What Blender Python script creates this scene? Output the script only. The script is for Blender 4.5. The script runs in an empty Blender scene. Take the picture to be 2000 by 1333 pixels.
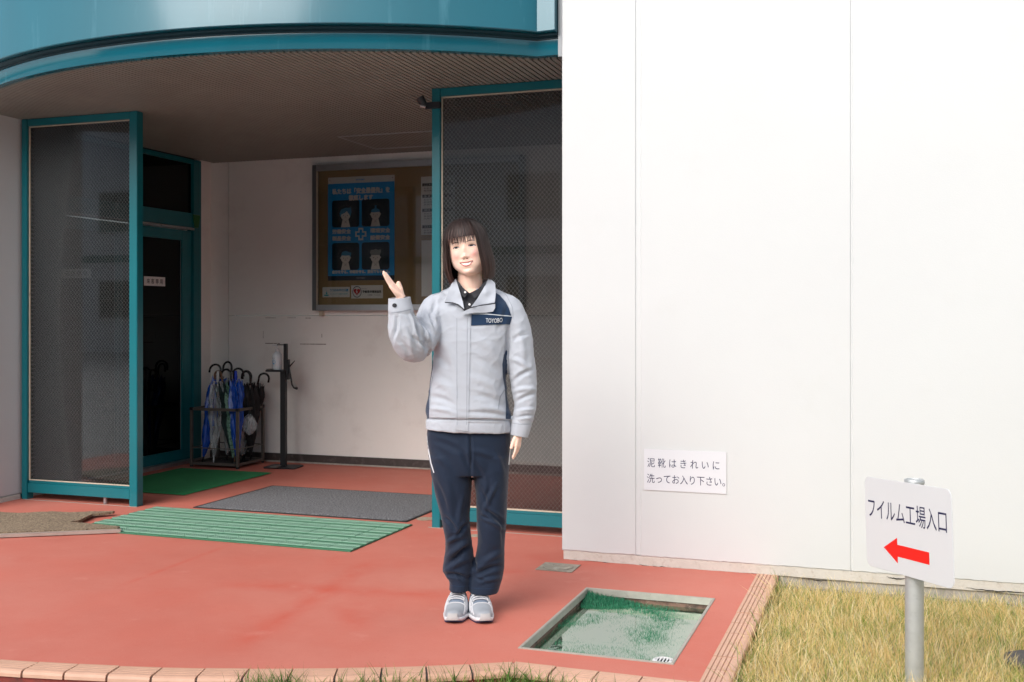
import bpy, bmesh, math, random
import numpy as np
from mathutils import Vector, Matrix, noise
from mathutils.bvhtree import BVHTree
random.seed(7); np.random.seed(7)
R = math.radians; PI = math.pi
SC = bpy.context.scene; COL = SC.collection
# ---------------------------------------------------------------- camera, sky, sun, exposure
YAW = math.atan(745/2130); CS, SN = math.cos(YAW), math.sin(YAW)
cam = bpy.data.objects.new('camera', bpy.data.cameras.new('camera')); COL.objects.link(cam); SC.camera = cam
cam.location = (0, 0, 1.2); cam.rotation_euler = (R(90), 0, YAW)
cam.data.sensor_width = 36; cam.data.lens = 36*2130/2000; cam.data.shift_y = -47.5/2000
cam.data.clip_start = .05; cam.data.clip_end = 500
W = bpy.data.worlds.new('World'); SC.world = W; W.use_nodes = True
wn = W.node_tree.nodes; wl = W.node_tree.links
sky = wn.new('ShaderNodeTexSky'); sky.sky_type = 'NISHITA'; sky.sun_disc = False
SUN_EL, SUN_AZ = 36, 196          # azimuth counted clockwise from +Y
sky.sun_elevation = R(SUN_EL); sky.sun_rotation = R(SUN_AZ); sky.dust_density = 3.5; sky.air_density = 1.0; sky.ozone_density = 1.0
hsv = wn.new('ShaderNodeHueSaturation'); hsv.inputs['Saturation'].default_value = .58
wl.new(sky.outputs[0], hsv.inputs['Color']); wl.new(hsv.outputs[0], wn['Background'].inputs[0])
wn['Background'].inputs[1].default_value = .14
sl = bpy.data.lights.new('sun', 'SUN'); sl.energy = 1.5; sl.angle = R(52); sl.color = (.985, .99, 1)
sun = bpy.data.objects.new('sun', sl); COL.objects.link(sun)
_d = Vector((math.sin(R(SUN_AZ))*math.cos(R(SUN_EL)), math.cos(R(SUN_AZ))*math.cos(R(SUN_EL)), math.sin(R(SUN_EL))))
sun.rotation_euler = _d.to_track_quat('Z', 'Y').to_euler(); sun.location = (-3, -6, 9)
SC.view_settings.view_transform = 'Standard'; SC.view_settings.look = 'None'; SC.view_settings.gamma = 1
SC.view_settings.use_curve_mapping = False; SC.view_settings.exposure = .60
SC.render.engine = 'CYCLES'; SC.cycles.max_bounces = 8; SC.cycles.transparent_max_bounces = 12

# ---------------------------------------------------------------- helpers
def srgb(r, g, b):
    f = lambda c: (c/255/12.92) if c/255 <= .04045 else ((c/255+.055)/1.055)**2.4
    return (f(r), f(g), f(b))
def mat(name, col, rough=.6, metal=0., spots=None, bump=0., bscale=60., vary=.0, vscale=6., spec=.5, stretch=None, coat=0., sheen=0., dirt=None):
    """procedural principled material: base colour with low-frequency variation, optional stains and fine relief"""
    m = bpy.data.materials.new(name); m.use_nodes = True
    n = m.node_tree.nodes; l = m.node_tree.links; p = n['Principled BSDF']
    p.inputs['Roughness'].default_value = rough; p.inputs['Metallic'].default_value = metal
    p.inputs['Specular IOR Level'].default_value = spec
    p.inputs['Coat Weight'].default_value = coat; p.inputs['Coat Roughness'].default_value = .1
    p.inputs['Sheen Weight'].default_value = sheen
    tc = n.new('ShaderNodeTexCoord'); mp = n.new('ShaderNodeMapping'); l.new(tc.outputs['Object'], mp.inputs[0])
    if stretch: mp.inputs['Scale'].default_value = stretch
    cur = None
    rgb = n.new('ShaderNodeRGB'); rgb.outputs[0].default_value = (*col, 1); cur = rgb.outputs[0]
    if vary:
        t = n.new('ShaderNodeTexNoise'); t.inputs['Scale'].default_value = vscale; t.inputs['Detail'].default_value = 6
        t.inputs['Roughness'].default_value = .62; l.new(mp.outputs[0], t.inputs['Vector'])
        r = n.new('ShaderNodeMapRange'); r.inputs[1].default_value = .25; r.inputs[2].default_value = .75
        r.inputs[3].default_value = 1-vary; r.inputs[4].default_value = 1+vary; l.new(t.outputs[0], r.inputs[0])
        mx = n.new('ShaderNodeVectorMath'); mx.operation = 'SCALE'; l.new(cur, mx.inputs[0]); l.new(r.outputs[0], mx.inputs['Scale'])
        cur = mx.outputs[0]
    for (sc, lo, hi, c2, amt) in (spots or []):
        t = n.new('ShaderNodeTexNoise'); t.inputs['Scale'].default_value = sc; t.inputs['Detail'].default_value = 8
        t.inputs['Roughness'].default_value = .65; l.new(mp.outputs[0], t.inputs['Vector'])
        r = n.new('ShaderNodeMapRange'); r.inputs[1].default_value = lo; r.inputs[2].default_value = hi
        r.inputs[3].default_value = 0; r.inputs[4].default_value = amt; l.new(t.outputs[0], r.inputs[0])
        mx = n.new('ShaderNodeMix'); mx.data_type = 'RGBA'; l.new(r.outputs[0], mx.inputs[0]); l.new(cur, mx.inputs[6])
        mx.inputs[7].default_value = (*c2, 1); cur = mx.outputs[2]
    l.new(cur, p.inputs['Base Color'])
    if bump:
        t = n.new('ShaderNodeTexNoise'); t.inputs['Scale'].default_value = bscale; t.inputs['Detail'].default_value = 5
        l.new(mp.outputs[0], t.inputs['Vector'])
        b = n.new('ShaderNodeBump'); b.inputs['Strength'].default_value = bump; b.inputs['Distance'].default_value = .004
        l.new(t.outputs[0], b.inputs['Height']); l.new(b.outputs[0], p.inputs['Normal'])
    return m
def glass_mat(name, tint=(.5, .52, .52), rough=.02, refl=1., ior=1.5, dust=.0, dustcol=(.3, .3, .3)):
    """thin pane: tinted see-through with a Fresnel reflection and a little dust"""
    m = bpy.data.materials.new(name); m.use_nodes = True
    n = m.node_tree.nodes; l = m.node_tree.links; n.remove(n['Principled BSDF'])
    out = n['Material Output']; tr = n.new('ShaderNodeBsdfTransparent'); tr.inputs[0].default_value = (*tint, 1)
    gl = n.new('ShaderNodeBsdfGlossy'); gl.inputs['Roughness'].default_value = rough; gl.inputs[0].default_value = (.95, .97, 1, 1)
    fr = n.new('ShaderNodeFresnel'); fr.inputs[0].default_value = ior
    mu = n.new('ShaderNodeMath'); mu.operation = 'MULTIPLY'; mu.inputs[1].default_value = refl; mu.use_clamp = True
    l.new(fr.outputs[0], mu.inputs[0]); mx = n.new('ShaderNodeMixShader'); l.new(mu.outputs[0], mx.inputs[0])
    cur = tr.outputs[0]
    if dust:
        df = n.new('ShaderNodeBsdfDiffuse'); df.inputs[0].default_value = (*dustcol, 1)
        m2 = n.new('ShaderNodeMixShader'); m2.inputs[0].default_value = dust; l.new(cur, m2.inputs[1]); l.new(df.outputs[0], m2.inputs[2]); cur = m2.outputs[0]
    l.new(cur, mx.inputs[1]); l.new(gl.outputs[0], mx.inputs[2]); l.new(mx.outputs[0], out.inputs[0])
    return m
class MB:
    """collects shapes, then links them as ONE mesh object"""
    def __init__(s): s.v = []; s.f = []
    def add(s, vs, fs):
        o = len(s.v); s.v += [tuple(v) for v in vs]; s.f += [tuple(i+o for i in f) for f in fs]; return s
    def box(s, x0, x1, y0, y1, z0, z1):
        return s.add([(x0,y0,z0),(x1,y0,z0),(x1,y1,z0),(x0,y1,z0),(x0,y0,z1),(x1,y0,z1),(x1,y1,z1),(x0,y1,z1)],
                     [(0,3,2,1),(4,5,6,7),(0,1,5,4),(1,2,6,5),(2,3,7,6),(3,0,4,7)])
    def prism(s, pts, z0, z1):
        n = len(pts); return s.add([(x,y,z0) for x,y in pts]+[(x,y,z1) for x,y in pts],
            [tuple(range(n))[::-1], tuple(range(n,2*n))]+[(i,(i+1)%n,n+(i+1)%n,n+i) for i in range(n)])
    def tube(s, pts, r, n=10, cap=True):
        pts = [Vector(p) for p in pts]; rr = r if isinstance(r, (list, tuple)) else [r]*len(pts)
        vs = []; up = None
        for i, p in enumerate(pts):
            t = (pts[min(i+1, len(pts)-1)]-pts[max(i-1, 0)]).normalized()
            if up is None: up = t.orthogonal().normalized()
            up = (up - t*up.dot(t)).normalized(); b = t.cross(up)
            vs += [p + (up*math.cos(2*PI*k/n)+b*math.sin(2*PI*k/n))*rr[i] for k in range(n)]
        fs = [(i*n+k, i*n+(k+1)%n, (i+1)*n+(k+1)%n, (i+1)*n+k) for i in range(len(pts)-1) for k in range(n)]
        if cap: fs += [tuple(range(n))[::-1], tuple(range((len(pts)-1)*n, len(pts)*n))]
        return s.add(vs, fs)
    def lathe(s, prof, n=24, c=(0, 0, 0), cap=True):
        vs = [(c[0]+r*math.cos(2*PI*k/n), c[1]+r*math.sin(2*PI*k/n), c[2]+z) for r, z in prof for k in range(n)]
        m = len(prof); fs = [(i*n+k, i*n+(k+1)%n, (i+1)*n+(k+1)%n, (i+1)*n+k) for i in range(m-1) for k in range(n)]
        if cap: fs += [tuple(range(n))[::-1], tuple(range((m-1)*n, m*n))]
        return s.add(vs, fs)
    def mesh(s, name, bevel=0, seg=2, smooth=False, recalc=True):
        me = bpy.data.meshes.new(name); me.from_pydata(s.v, [], s.f)
        bm = bmesh.new(); bm.from_mesh(me)
        if recalc: bmesh.ops.recalc_face_normals(bm, faces=bm.faces)
        if bevel:
            es = [e for e in bm.edges if len(e.link_faces) == 2 and e.calc_face_angle(0) > R(40)]
            bmesh.ops.bevel(bm, geom=es, offset=bevel, segments=seg, affect='EDGES', clamp_overlap=True)
        bm.to_mesh(me); bm.free()
        if smooth:
            me.polygons.foreach_set('use_smooth', [True]*len(me.polygons)); me.update()
            if smooth != 'all': me.set_sharp_from_angle(angle=R(38))
        return me
    def build(s, name, m, parent=None, bevel=0, seg=2, smooth=False, **kw):
        return link(name, s.mesh(name, bevel, seg, smooth), m, parent, **kw)
def link(name, me, m=None, parent=None, label=None, cat=None, group=None, kind=None, loc=None, rot=None, mtx=None):
    o = bpy.data.objects.new(name, me); COL.objects.link(o)
    if m is not None and me is not None and not me.materials: me.materials.append(m)
    if parent: o.parent = parent
    if loc: o.location = loc
    if rot: o.rotation_euler = rot
    if mtx is not None: o.matrix_local = mtx
    if label: o['label'] = label
    if cat: o['category'] = cat
    if group: o['group'] = group
    if kind: o['kind'] = kind
    return o
def thing(name, label, cat, loc=(0, 0, 0), rz=0., group=None):
    return link(name, None, None, None, label, cat, group, None, loc, (0, 0, rz))
def B(x0, x1, y0, y1, z0, z1): return MB().box(x0, x1, y0, y1, z0, z1)
def dup(root, loc, rz=None, label=None):
    r = root.copy(); COL.objects.link(r); r.location = loc
    if rz is not None: r.rotation_euler = (0, 0, rz)
    if label: r['label'] = label
    for ch in list(root.children):
        c = ch.copy(); COL.objects.link(c); c.parent = r
        for g in list(ch.children): d = g.copy(); COL.objects.link(d); d.parent = c
    return r
def frame_mtx(o, xd, yd):
    """matrix whose local x,y lie along xd,yd and z = x cross y (towards the viewer of a sign)"""
    xd = Vector(xd).normalized(); yd = Vector(yd).normalized(); zd = xd.cross(yd)
    M = Matrix((xd, yd, zd)).transposed().to_4x4(); M.translation = Vector(o); return M
def text(name, body, x, y, w, h, m, parent, z=.0006, bold=0., th=.0003, mtx=None, **kw):
    """lettering fitted to the box w x h centred on (x, y) of its parent's face"""
    cu = bpy.data.curves.new(name, 'FONT'); cu.body = body; cu.size = 1; cu.extrude = 0; cu.offset = 0; cu.resolution_u = 3
    t = bpy.data.objects.new(name, cu); COL.objects.link(t)
    me = bpy.data.meshes.new_from_object(t.evaluated_get(bpy.context.evaluated_depsgraph_get()))
    bpy.data.objects.remove(t)
    n = len(me.vertices); co = np.empty(n*3); me.vertices.foreach_get('co', co); co = co.reshape(-1, 3)
    lo, hi = co.min(0), co.max(0); s = hi-lo
    co[:, 0] = (co[:, 0]-(lo[0]+hi[0])/2)*(w/s[0])+x; co[:, 1] = (co[:, 1]-(lo[1]+hi[1])/2)*(h/s[1])+y; co[:, 2] = z
    me.vertices.foreach_set('co', co.ravel()); me.name = name
    if bold > 0:                       # heavier stroke: the same glyphs repeated a hair apart
        k_ = bold*h*.45; fs_ = [tuple(p.vertices) for p in me.polygons]; V_ = []; F_ = []
        for q, (ox, oy) in enumerate(((0, 0), (k_, 0), (-k_, 0), (0, k_), (0, -k_), (k_*.7, k_*.7), (-k_*.7, -k_*.7))):
            F_ += [tuple(i+len(V_) for i in f) for f in fs_]; V_ += [(a+ox, b+oy, c_+q*2e-5) for a, b, c_ in co]
        me = bpy.data.meshes.new(name); me.from_pydata(V_, [], F_)
    me.materials.clear(); me.update()
    return link(name, me, m, parent, mtx=mtx, **kw)
def poly(pts, z=0.): return MB().add([(x, y, z) for x, y in pts], [tuple(range(len(pts)))])
def rrect(w, h, r, n=6, cx=0, cy=0):
    out = []
    for sx, sy, a0 in ((1, 1, 0), (-1, 1, 90), (-1, -1, 180), (1, -1, 270)):
        for k in range(n+1):
            a = R(a0+90*k/n); out.append((cx+sx*(w/2-r)+r*math.cos(a), cy+sy*(h/2-r)+r*math.sin(a)))
    return out

# ---------------------------------------------------------------- materials
M = {}
M['white_wall'] = mat('white_wall_paint', (.575, .59, .59), .62, bump=.12, bscale=220, vary=.012, vscale=1.3, spots=[(2.2, .58, .8, (.50, .50, .47), .25), (.7, .5, .8, (.53, .54, .545), .3)])
M['plinth'] = mat('dirty_cream_plinth', (.56, .53, .48), .8, bump=.5, bscale=90, vary=.08, vscale=14, spots=[(38, .55, .72, (.32, .25, .2), .5), (9, .5, .75, (.5, .44, .36), .5)])
M['footing'] = mat('grey_concrete_footing', (.38, .35, .31), .9, bump=.8, bscale=60, vary=.15, vscale=9, spots=[(20, .5, .75, (.2, .17, .14), .6)])
M['inner_wall'] = mat('beige_porch_wall', (.87, .85, .81), .7, bump=.15, bscale=160, vary=.03, vscale=2, spots=[(3, .55, .8, (.5, .45, .41), .3)])
M['baseboard'] = mat('dark_brown_baseboard', (.055, .045, .042), .5, vary=.2, vscale=12, spots=[(16, .52, .7, (.16, .14, .13), .55)])
M['floor'] = mat('red_floor_paint', srgb(191, 106, 90), .7, bump=.22, bscale=150, vary=.06, vscale=1.7,
                 spots=[(.8, .42, .68, srgb(199, 130, 115), .6), (2.6, .56, .74, srgb(190, 90, 72), .4), (30, .60, .75, srgb(170, 80, 64), .25), (5.5, .60, .72, srgb(206, 138, 124), .35), (160, .60, .72, srgb(220, 170, 155), .35), (120, .62, .75, srgb(120, 60, 50), .3)], spec=.35)
M['asphalt'] = mat('grey_asphalt', (.40, .40, .39), .9, bump=.9, bscale=260, vary=.15, vscale=30, spots=[(200, .55, .65, (.52, .52, .50), .6)])
M['soil'] = mat('dry_soil_thatch', (.36, .29, .15), .95, bump=.8, bscale=150, vary=.3, vscale=20, spots=[(30, .5, .7, (.2, .17, .08), .6)])
M['kerb_tile'] = mat('salmon_kerb_tile', srgb(196, 154, 130), .5, vary=.08, vscale=5, bump=.15, bscale=120, spots=[(3, .5, .75, srgb(222, 176, 152), .4), (50, .66, .78, srgb(120, 94, 80), .4)])
M['kerb_groove'] = mat('grey_kerb_groove', srgb(168, 130, 114), .8)
M['mortar'] = mat('dark_mortar', (.10, .09, .085), .9, bump=.5)
M['riser'] = mat('weathered_red_riser', srgb(128, 52, 42), .8, bump=.8, bscale=50, vary=.25, vscale=14, spots=[(12, .48, .66, (.055, .035, .03), .85), (40, .62, .74, (.4, .35, .3), .4)])
M['teal'] = mat('teal_gloss_paint', (.0, .14, .168), .30, vary=.07, vscale=4, bump=.05, bscale=30, spots=[(60, .69, .73, srgb(120, 90, 70), .7)], coat=.25)
M['fascia'] = mat('teal_fascia_enamel', (.0, .112, .158), .13, vary=.08, vscale=2.2, bump=.12, bscale=7, coat=.0,
                  spots=[(7, .60, .78, (.12, .34, .42), .35)], stretch=(1, 1, .12), spec=.7)
M['teal_shade'] = mat('teal_recess_shade', (.004, .035, .05), .5, bump=.1)  # teal darkened: shade under the fascia overhang is put into the colour
M['bead'] = mat('cream_glazing_bead', srgb(188, 178, 158), .6, vary=.15, vscale=20, spots=[(30, .6, .7, (.2, .16, .12), .6)])
M['slat'] = mat('brown_soffit_slat', srgb(136, 136, 128), .5, vary=.10, vscale=5)
M['soffit_dark'] = mat('soffit_shadow_gap', (.02, .018, .016), .8)
M['wire'] = mat('glass_wire', (.62, .62, .60), .45, metal=.0)
M['pane'] = glass_mat('wired_glass_pane', (.50, .51, .51), .01, 1.0, 1.5, dust=.015, dustcol=(.45, .45, .42))
M['dark_pane'] = glass_mat('dark_door_glass', (.10, .10, .085), .01, .45, 1.5)
M['board_pane'] = glass_mat('notice_board_glass', (.86, .86, .84), .01, 1.0, 1.5)
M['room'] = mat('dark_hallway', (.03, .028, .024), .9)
M['alu'] = mat('brushed_aluminium', (.45, .46, .47), .38, metal=.85, vary=.08, vscale=12)
M['alu_dark'] = mat('dark_anodised_frame', (.17, .18, .19), .4, metal=.6)
M['steel'] = mat('galvanised_steel', (.50, .52, .52), .5, metal=.55, vary=.10, vscale=16, spots=[(40, .55, .7, (.36, .38, .38), .5)], bump=.08)
M['stainless'] = mat('worn_stainless_edge', (.42, .40, .35), .5, metal=.35, vary=.12, vscale=18, spots=[(24, .56, .7, (.30, .22, .16), .55)])
M['cork'] = mat('brown_board_backing', srgb(164, 136, 96), .85, bump=.15, bscale=200, vary=.03, vscale=8)
M['paper'] = mat('white_paper', (.80, .78, .76), .7, vary=.02)
M['poster_blue'] = mat('poster_blue_ink', srgb(6, 160, 235), .5, vary=.03)
M['poster_navy'] = mat('poster_navy_ink', srgb(30, 36, 52), .5)
M['print_white'] = mat('print_white', srgb(240, 232, 226), .6)
M['print_grey'] = mat('print_grey', srgb(150, 148, 145), .6)
M['print_black'] = mat('print_black', (.012, .012, .014), .5)
M['print_blue'] = mat('print_mid_blue', srgb(70, 150, 195), .5)
M['print_teal'] = mat('print_teal', srgb(60, 175, 190), .5)
M['print_red'] = mat('print_red', srgb(190, 30, 40), .5)
M['print_navy'] = mat('print_dark_navy', srgb(26, 28, 72), .5)
M['sign_red'] = mat('sign_red_film', srgb(228, 30, 22), .35)
M['sign_white'] = mat('sign_white_enamel', (.64, .65, .67), .35, coat=.1, spec=.5, vary=.01)
M['black'] = mat('black_powder_coat', (.014, .015, .018), .42, vary=.15)
M['black_rubber'] = mat('black_rubber', (.02, .02, .02), .7)
M['white_plastic'] = mat('white_plastic', (.7, .7, .7), .35)
M['carpet'] = mat('grey_speckled_carpet', (.13, .13, .135), .95, bump=1.0, bscale=150, spots=[(110, .48, .62, (.34, .34, .36), .9), (95, .50, .38, (.03, .03, .035), .8)])
M['turf'] = mat('green_turf_mat', srgb(34, 128, 74), .9, bump=1.0, bscale=300, vary=.10, vscale=5, spots=[(260, .52, .62, srgb(50, 140, 90), .5)])
M['tile_green'] = mat('dark_green_drain_tile', srgb(62, 118, 88), .7, bump=1.0, bscale=200, vary=.12, vscale=9)
M['tile_rib'] = mat('light_green_tile_rib', srgb(130, 168, 146), .7, vary=.16, vscale=5)
M['coir'] = mat('brown_coir_mat', srgb(126, 108, 88), .95, bump=1.0, bscale=110, vary=.2, vscale=30, spots=[(90, .5, .62, srgb(168, 150, 122), .8), (70, .45, .36, srgb(58, 48, 42), .9)])

def wear_lines(m, lines, col, amt):
    """worn paint along given floor lines: a stain with a shape of its own"""
    n = m.node_tree.nodes; l = m.node_tree.links; p = n['Principled BSDF']; cur = p.inputs['Base Color'].links[0].from_socket
    tc = n.new('ShaderNodeTexCoord'); sx = n.new('ShaderNodeSeparateXYZ')
    nz = n.new('ShaderNodeTexNoise'); nz.inputs['Scale'].default_value = 9; nz.inputs['Detail'].default_value = 6; l.new(tc.outputs['Object'], nz.inputs['Vector'])
    l.new(tc.outputs['Object'], sx.inputs[0])
    def ma(op, a, b=None, c=None, clamp=False):
        q = n.new('ShaderNodeMath'); q.operation = op; q.use_clamp = clamp
        for i, v in enumerate((a, b, c)):
            if v is None: continue
            if isinstance(v, (int, float)): q.inputs[i].default_value = v
            else: l.new(v, q.inputs[i])
        return q.outputs[0]
    for (x0, y0, x1, y1, wd) in lines:
        L = math.hypot(x1-x0, y1-y0); ux, uy = (x1-x0)/L, (y1-y0)/L
        dx = ma('SUBTRACT', sx.outputs[0], x0); dy = ma('SUBTRACT', sx.outputs[1], y0)
        t = ma('ADD', ma('MULTIPLY', dx, ux), ma('MULTIPLY', dy, uy)); d = ma('ABSOLUTE', ma('SUBTRACT', ma('MULTIPLY', dx, uy), ma('MULTIPLY', dy, ux)))
        d = ma('ADD', d, ma('MULTIPLY', ma('SUBTRACT', nz.outputs[0], .5), wd*1.2))
        k = ma('SUBTRACT', 1, ma('DIVIDE', d, wd), clamp=True)
        e = ma('MULTIPLY', ma('MULTIPLY', t, 6, clamp=True), ma('MULTIPLY', ma('SUBTRACT', L, t), 6, clamp=True))
        nn = ma('MULTIPLY', ma('SUBTRACT', nz.outputs[0], .3), 2.2, clamp=True)
        f = ma('MULTIPLY', ma('MULTIPLY', ma('MULTIPLY', k, e), nn), amt)
        mx = n.new('ShaderNodeMix'); mx.data_type = 'RGBA'; l.new(f, mx.inputs[0]); l.new(cur, mx.inputs[6]); mx.inputs[7].default_value = (*col, 1); cur = mx.outputs[2]
    l.new(cur, p.inputs['Base Color'])
wear_lines(M['floor'], [(-3.25, 3.95, -3.3, 4.98, .03), (-2.25, 3.35, -2.42, 4.9, .09), (-2.9, 4.2, -1.7, 4.35, .12), (-1.95, 4.75, -1.5, 4.9, .10), (-2.2, 4.1, -1.9, 3.7, .1), (-1.57, 5.1, -1.75, 5.25, .10)], srgb(192, 76, 56), .75)

# ---------------------------------------------------------------- ground and red porch floor
_g = MB(); _a, _b, _c, _d2 = -1.29, -.708, 3.723, 4.667      # opening under the boot-washing basin
for (x0, x1, y0, y1) in ((-60, 60, -40, _c), (-60, 60, _d2, 60), (-60, _a, _c, _d2), (_b, 60, _c, _d2)): _g.add([(x0, y0, -.055), (x1, y0, -.055), (x1, y1, -.055), (x0, y1, -.055)], [(0, 1, 2, 3)])
_g.build('ground', M['asphalt'], kind='structure')
AX, AY = -3.52, 7.57                       # centre of the round porch front
def front(x):
    d = abs(x-AX)
    return min(3.572, AY-math.sqrt(4.6**2-d*d)) if d < 2.27 else 3.572
PX0, PX1, PY0, PY1 = -1.283, -.715, 3.73, 4.66     # boot-washing basin opening
xs = sorted(set([-6.44, PX0, PX1, -.60]+[AX+2.27*math.sin(PI*(k/80-.5)) for k in range(81)]))
mb = MB()
for a, b in zip(xs[:-1], xs[1:]):
    inn = a >= PX0-1e-6 and b <= PX1+1e-6
    fa, fb = front(a+1e-7), front(b-1e-7)
    for (q0a, q0b, q1) in ([(fa, fb, PY0)]+([] if inn else [(PY0, PY0, PY1)])+[(PY1, PY1, 8.3)]):
        mb.add([(a, q0a, 0), (b, q0b, 0), (b, q1, 0), (a, q1, 0)], [(0, 1, 2, 3)])
mb.build('porch_floor', M['floor'], kind='structure')
# soil strips that carry the grass
link('soil', poly([(-.5, 2.2), (5, 2.2), (5, 5.16), (-.5, 5.16)], -.050).mesh('soil'), M['soil'], kind='structure')
link('soil', poly([(-2.02, 3.05), (-1.8, 2.6), (-.5, 2.6), (-.5, 3.60), (-1.2, 3.60), (-1.45, 3.38)], -.050).mesh('soil'), M['soil'], kind='structure')

# kerb: single ridged tiles on a weathered riser
kerb = thing('porch_kerb', 'salmon ridged tile kerb round the edge of the red porch floor', 'kerb')
def kerb_tile_mesh():
    prof = [(0, 0), (.0, -.022)]
    top = [(0, .004)]
    for k in range(4):
        x = .012+.017*k; top += [(x, .004), (x+.001, .0005), (x+.0035, .0005), (x+.0045, .004)]
    top += [(.086, .004), (.095, .000), (.098, -.008), (.098, -.019)]
    prof = top+[(0, -.019)]
    n = len(prof); L = .0725
    return MB().add([(-L, -p[0], p[1]) for p in prof]+[(L, -p[0], p[1]) for p in prof],
                    [tuple(range(n)), tuple(range(n, 2*n))[::-1]]+[(i, n+i, n+(i+1) % n, (i+1) % n) for i in range(n)]).mesh('kerb_tile')
ktm = kerb_tile_mesh(); ktm.materials.append(M['kerb_tile']); ktm.materials.append(M['kerb_groove'])
for p in ktm.polygons:
    if p.index > 1 and p.normal.z > .9 and abs(p.center.z-.0005) < .0012: p.material_index = 1
rs = MB(); mo = MB(); nt = 0
def put_tile(x, y, a):
    global nt
    o = link('kerb_tile', ktm, None, kerb, loc=(x, y, random.uniform(-.0012, .0012)), rot=(random.uniform(-.012, .012), 0, a+random.uniform(-.006, .006)))
    nt += 1
da = .150/4.6
a = .5005
while a > -.51:
    put_tile(AX+4.6*math.sin(a), AY-4.6*math.cos(a), a); a -= da
for k in range(5): put_tile(-1.238+.150*(k+.5), 3.572, 0)
for k in range(3): put_tile(-5.82-.150*(k+.5), 3.572, 0)
for k in range(11): put_tile(-.600, 3.572+.07+.150*k, PI/2)
# riser + mortar bed
def strip(mbx, pts, w0, w1, z0, z1):
    for (x0, y0, nx0, ny0), (x1, y1, nx1, ny1) in zip(pts[:-1], pts[1:]):
        v = [(x+nx*w, y+ny*w, z) for (x, y, nx, ny) in ((x0, y0, nx0, ny0), (x1, y1, nx1, ny1)) for w in (w0, w1) for z in (z0, z1)]
        mbx.add(v, [(0, 2, 6, 4), (1, 5, 7, 3), (2, 3, 7, 6), (0, 4, 5, 1)])
arc = [(AX+4.6*math.sin(t), AY-4.6*math.cos(t), math.sin(t), -math.cos(t)) for t in np.linspace(-.5176, .5176, 60)]
pts = [(-6.44, 3.572, 0, -1), (-5.82, 3.572, 0, -1)]+arc[1:-1]+[(-1.22, 3.572, 0, -1), (-.51, 3.572, 0, -1)]
strip(rs, pts, .0, .090, -.07, -.0195); strip(mo, pts, 0, .088, -.0192, -.0035)
p2 = [(-.6, 3.482, 1, 0), (-.6, 5.165, 1, 0)]
strip(rs, p2, 0, .090, -.07, -.0195); strip(mo, p2, 0, .088, -.0192, -.0035)
rs.build('riser', M['riser'], kerb); mo.build('mortar_bed', M['mortar'], kerb)

# ---------------------------------------------------------------- white building, right of the porch
def wall_panel(mbx, x0, x1, z0, z1, y, d=.012, jag=.0022):
    """sheet with a slightly ragged painted lower edge and rounded arrises"""
    n = max(4, int((x1-x0)/.02)); xs_ = np.linspace(x0, x1, n+1); b = .004
    row = lambda yy, zz, j, ins: [(min(max(x, x0+ins), x1-ins), yy, zz + (random.uniform(-jag, jag) if j else 0)) for x in xs_]
    vs = row(y+d, z0, 0, 0)+row(y+b, z0, 1, 0)+row(y, z0+b, 1, b)+row(y, z1, 0, b)+row(y+d, z1, 0, 0)
    m_ = n+1; fs = [(i*m_+k, i*m_+k+1, (i+1)*m_+k+1, (i+1)*m_+k) for i in range(4) for k in range(n)]
    fs += [(0, m_, 2*m_, 3*m_, 4*m_), tuple(i*m_+n for i in range(5))[::-1]]
    mbx.add(vs, fs)
wb = thing('white_building', 'white panelled wall block to the right of the porch entrance', 'building')
for (x0, x1) in ((-1.547, -1.174), (-1.152, -.182), (-.177, .80), (.806, 1.78), (1.786, 2.76), (2.766, 3.74), (3.746, 4.72), (4.726, 5.7)):
    m_ = MB(); wall_panel(m_, x0, x1, .046, 6.2, 5.17, .0044); m_.build('wall_panel', M['white_wall'], wb)
B(-1.543, 5.7, 5.1745, 8.3, .047, 6.2).build('wall_core', M['white_wall'], wb, bevel=.004)
pm_ = MB(); n = 300; xs_ = np.linspace(-1.540, 5.7, n)
zl = [0.001+.0035*noise.noise((x*9, 0, 3)) - (.004 if -1.17 < x < -1.0 else 0) for x in xs_]
vs = [(x, 5.176+.002*noise.noise((x*30, 1, 0)), z) for x, z in zip(xs_, zl)]+[(x, 5.174, .0455) for x in xs_]+[(x, 5.19, .0455) for x in xs_]+[(x, 5.19, z) for x, z in zip(xs_, zl)]
pm_.add(vs, [(k*n+i, k*n+i+1, ((k+1) % 4)*n+i+1, ((k+1) % 4)*n+i) for k in range(4) for i in range(n-1)]+[(0, n, 2*n, 3*n)])
pm_.build('plinth', M['plinth'], wb)
B(-1.542, 5.7, 5.188, 8.3, -.05, .046).build('footing', M['footing'], wb)
# flaking crack lines along the foot of the plinth
ck = MB()
for (x0, x1, z) in ((-1.16, -1.03, .004), (-.42, -.25, .0), (.30, .60, .012), (-.03, .06, .034), (-1.50, -1.30, .002)):
    k = 14; q = [(x0+(x1-x0)*i/k, z+.004*noise.noise((i*.7, x0, 0))-(.006*math.sin(PI*i/k)), .0022*math.sin(PI*i/k)+.0004) for i in range(k+1)]
    ck.add([(x, 5.1715, zz+t) for x, zz, t in q]+[(x, 5.1715, zz-t) for x, zz, t in q], [(i, i+1, k+2+i, k+1+i) for i in range(k)])
ck.build('crack', M['soffit_dark'], wb, kind='stuff')

# left white block beside the porch
lb = thing('white_building', 'white wall block at the left edge of the photo, beside the left glass screen', 'building')
m_ = MB(); B(-9, -5.436, 5.17, 5.775, .03, 6.2).build('wall_core', M['white_wall'], lb, bevel=.010)
B(-9, -5.432, 5.174, 5.72, -.05, .032).build('plinth', M['plinth'], lb, bevel=.003)

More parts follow.
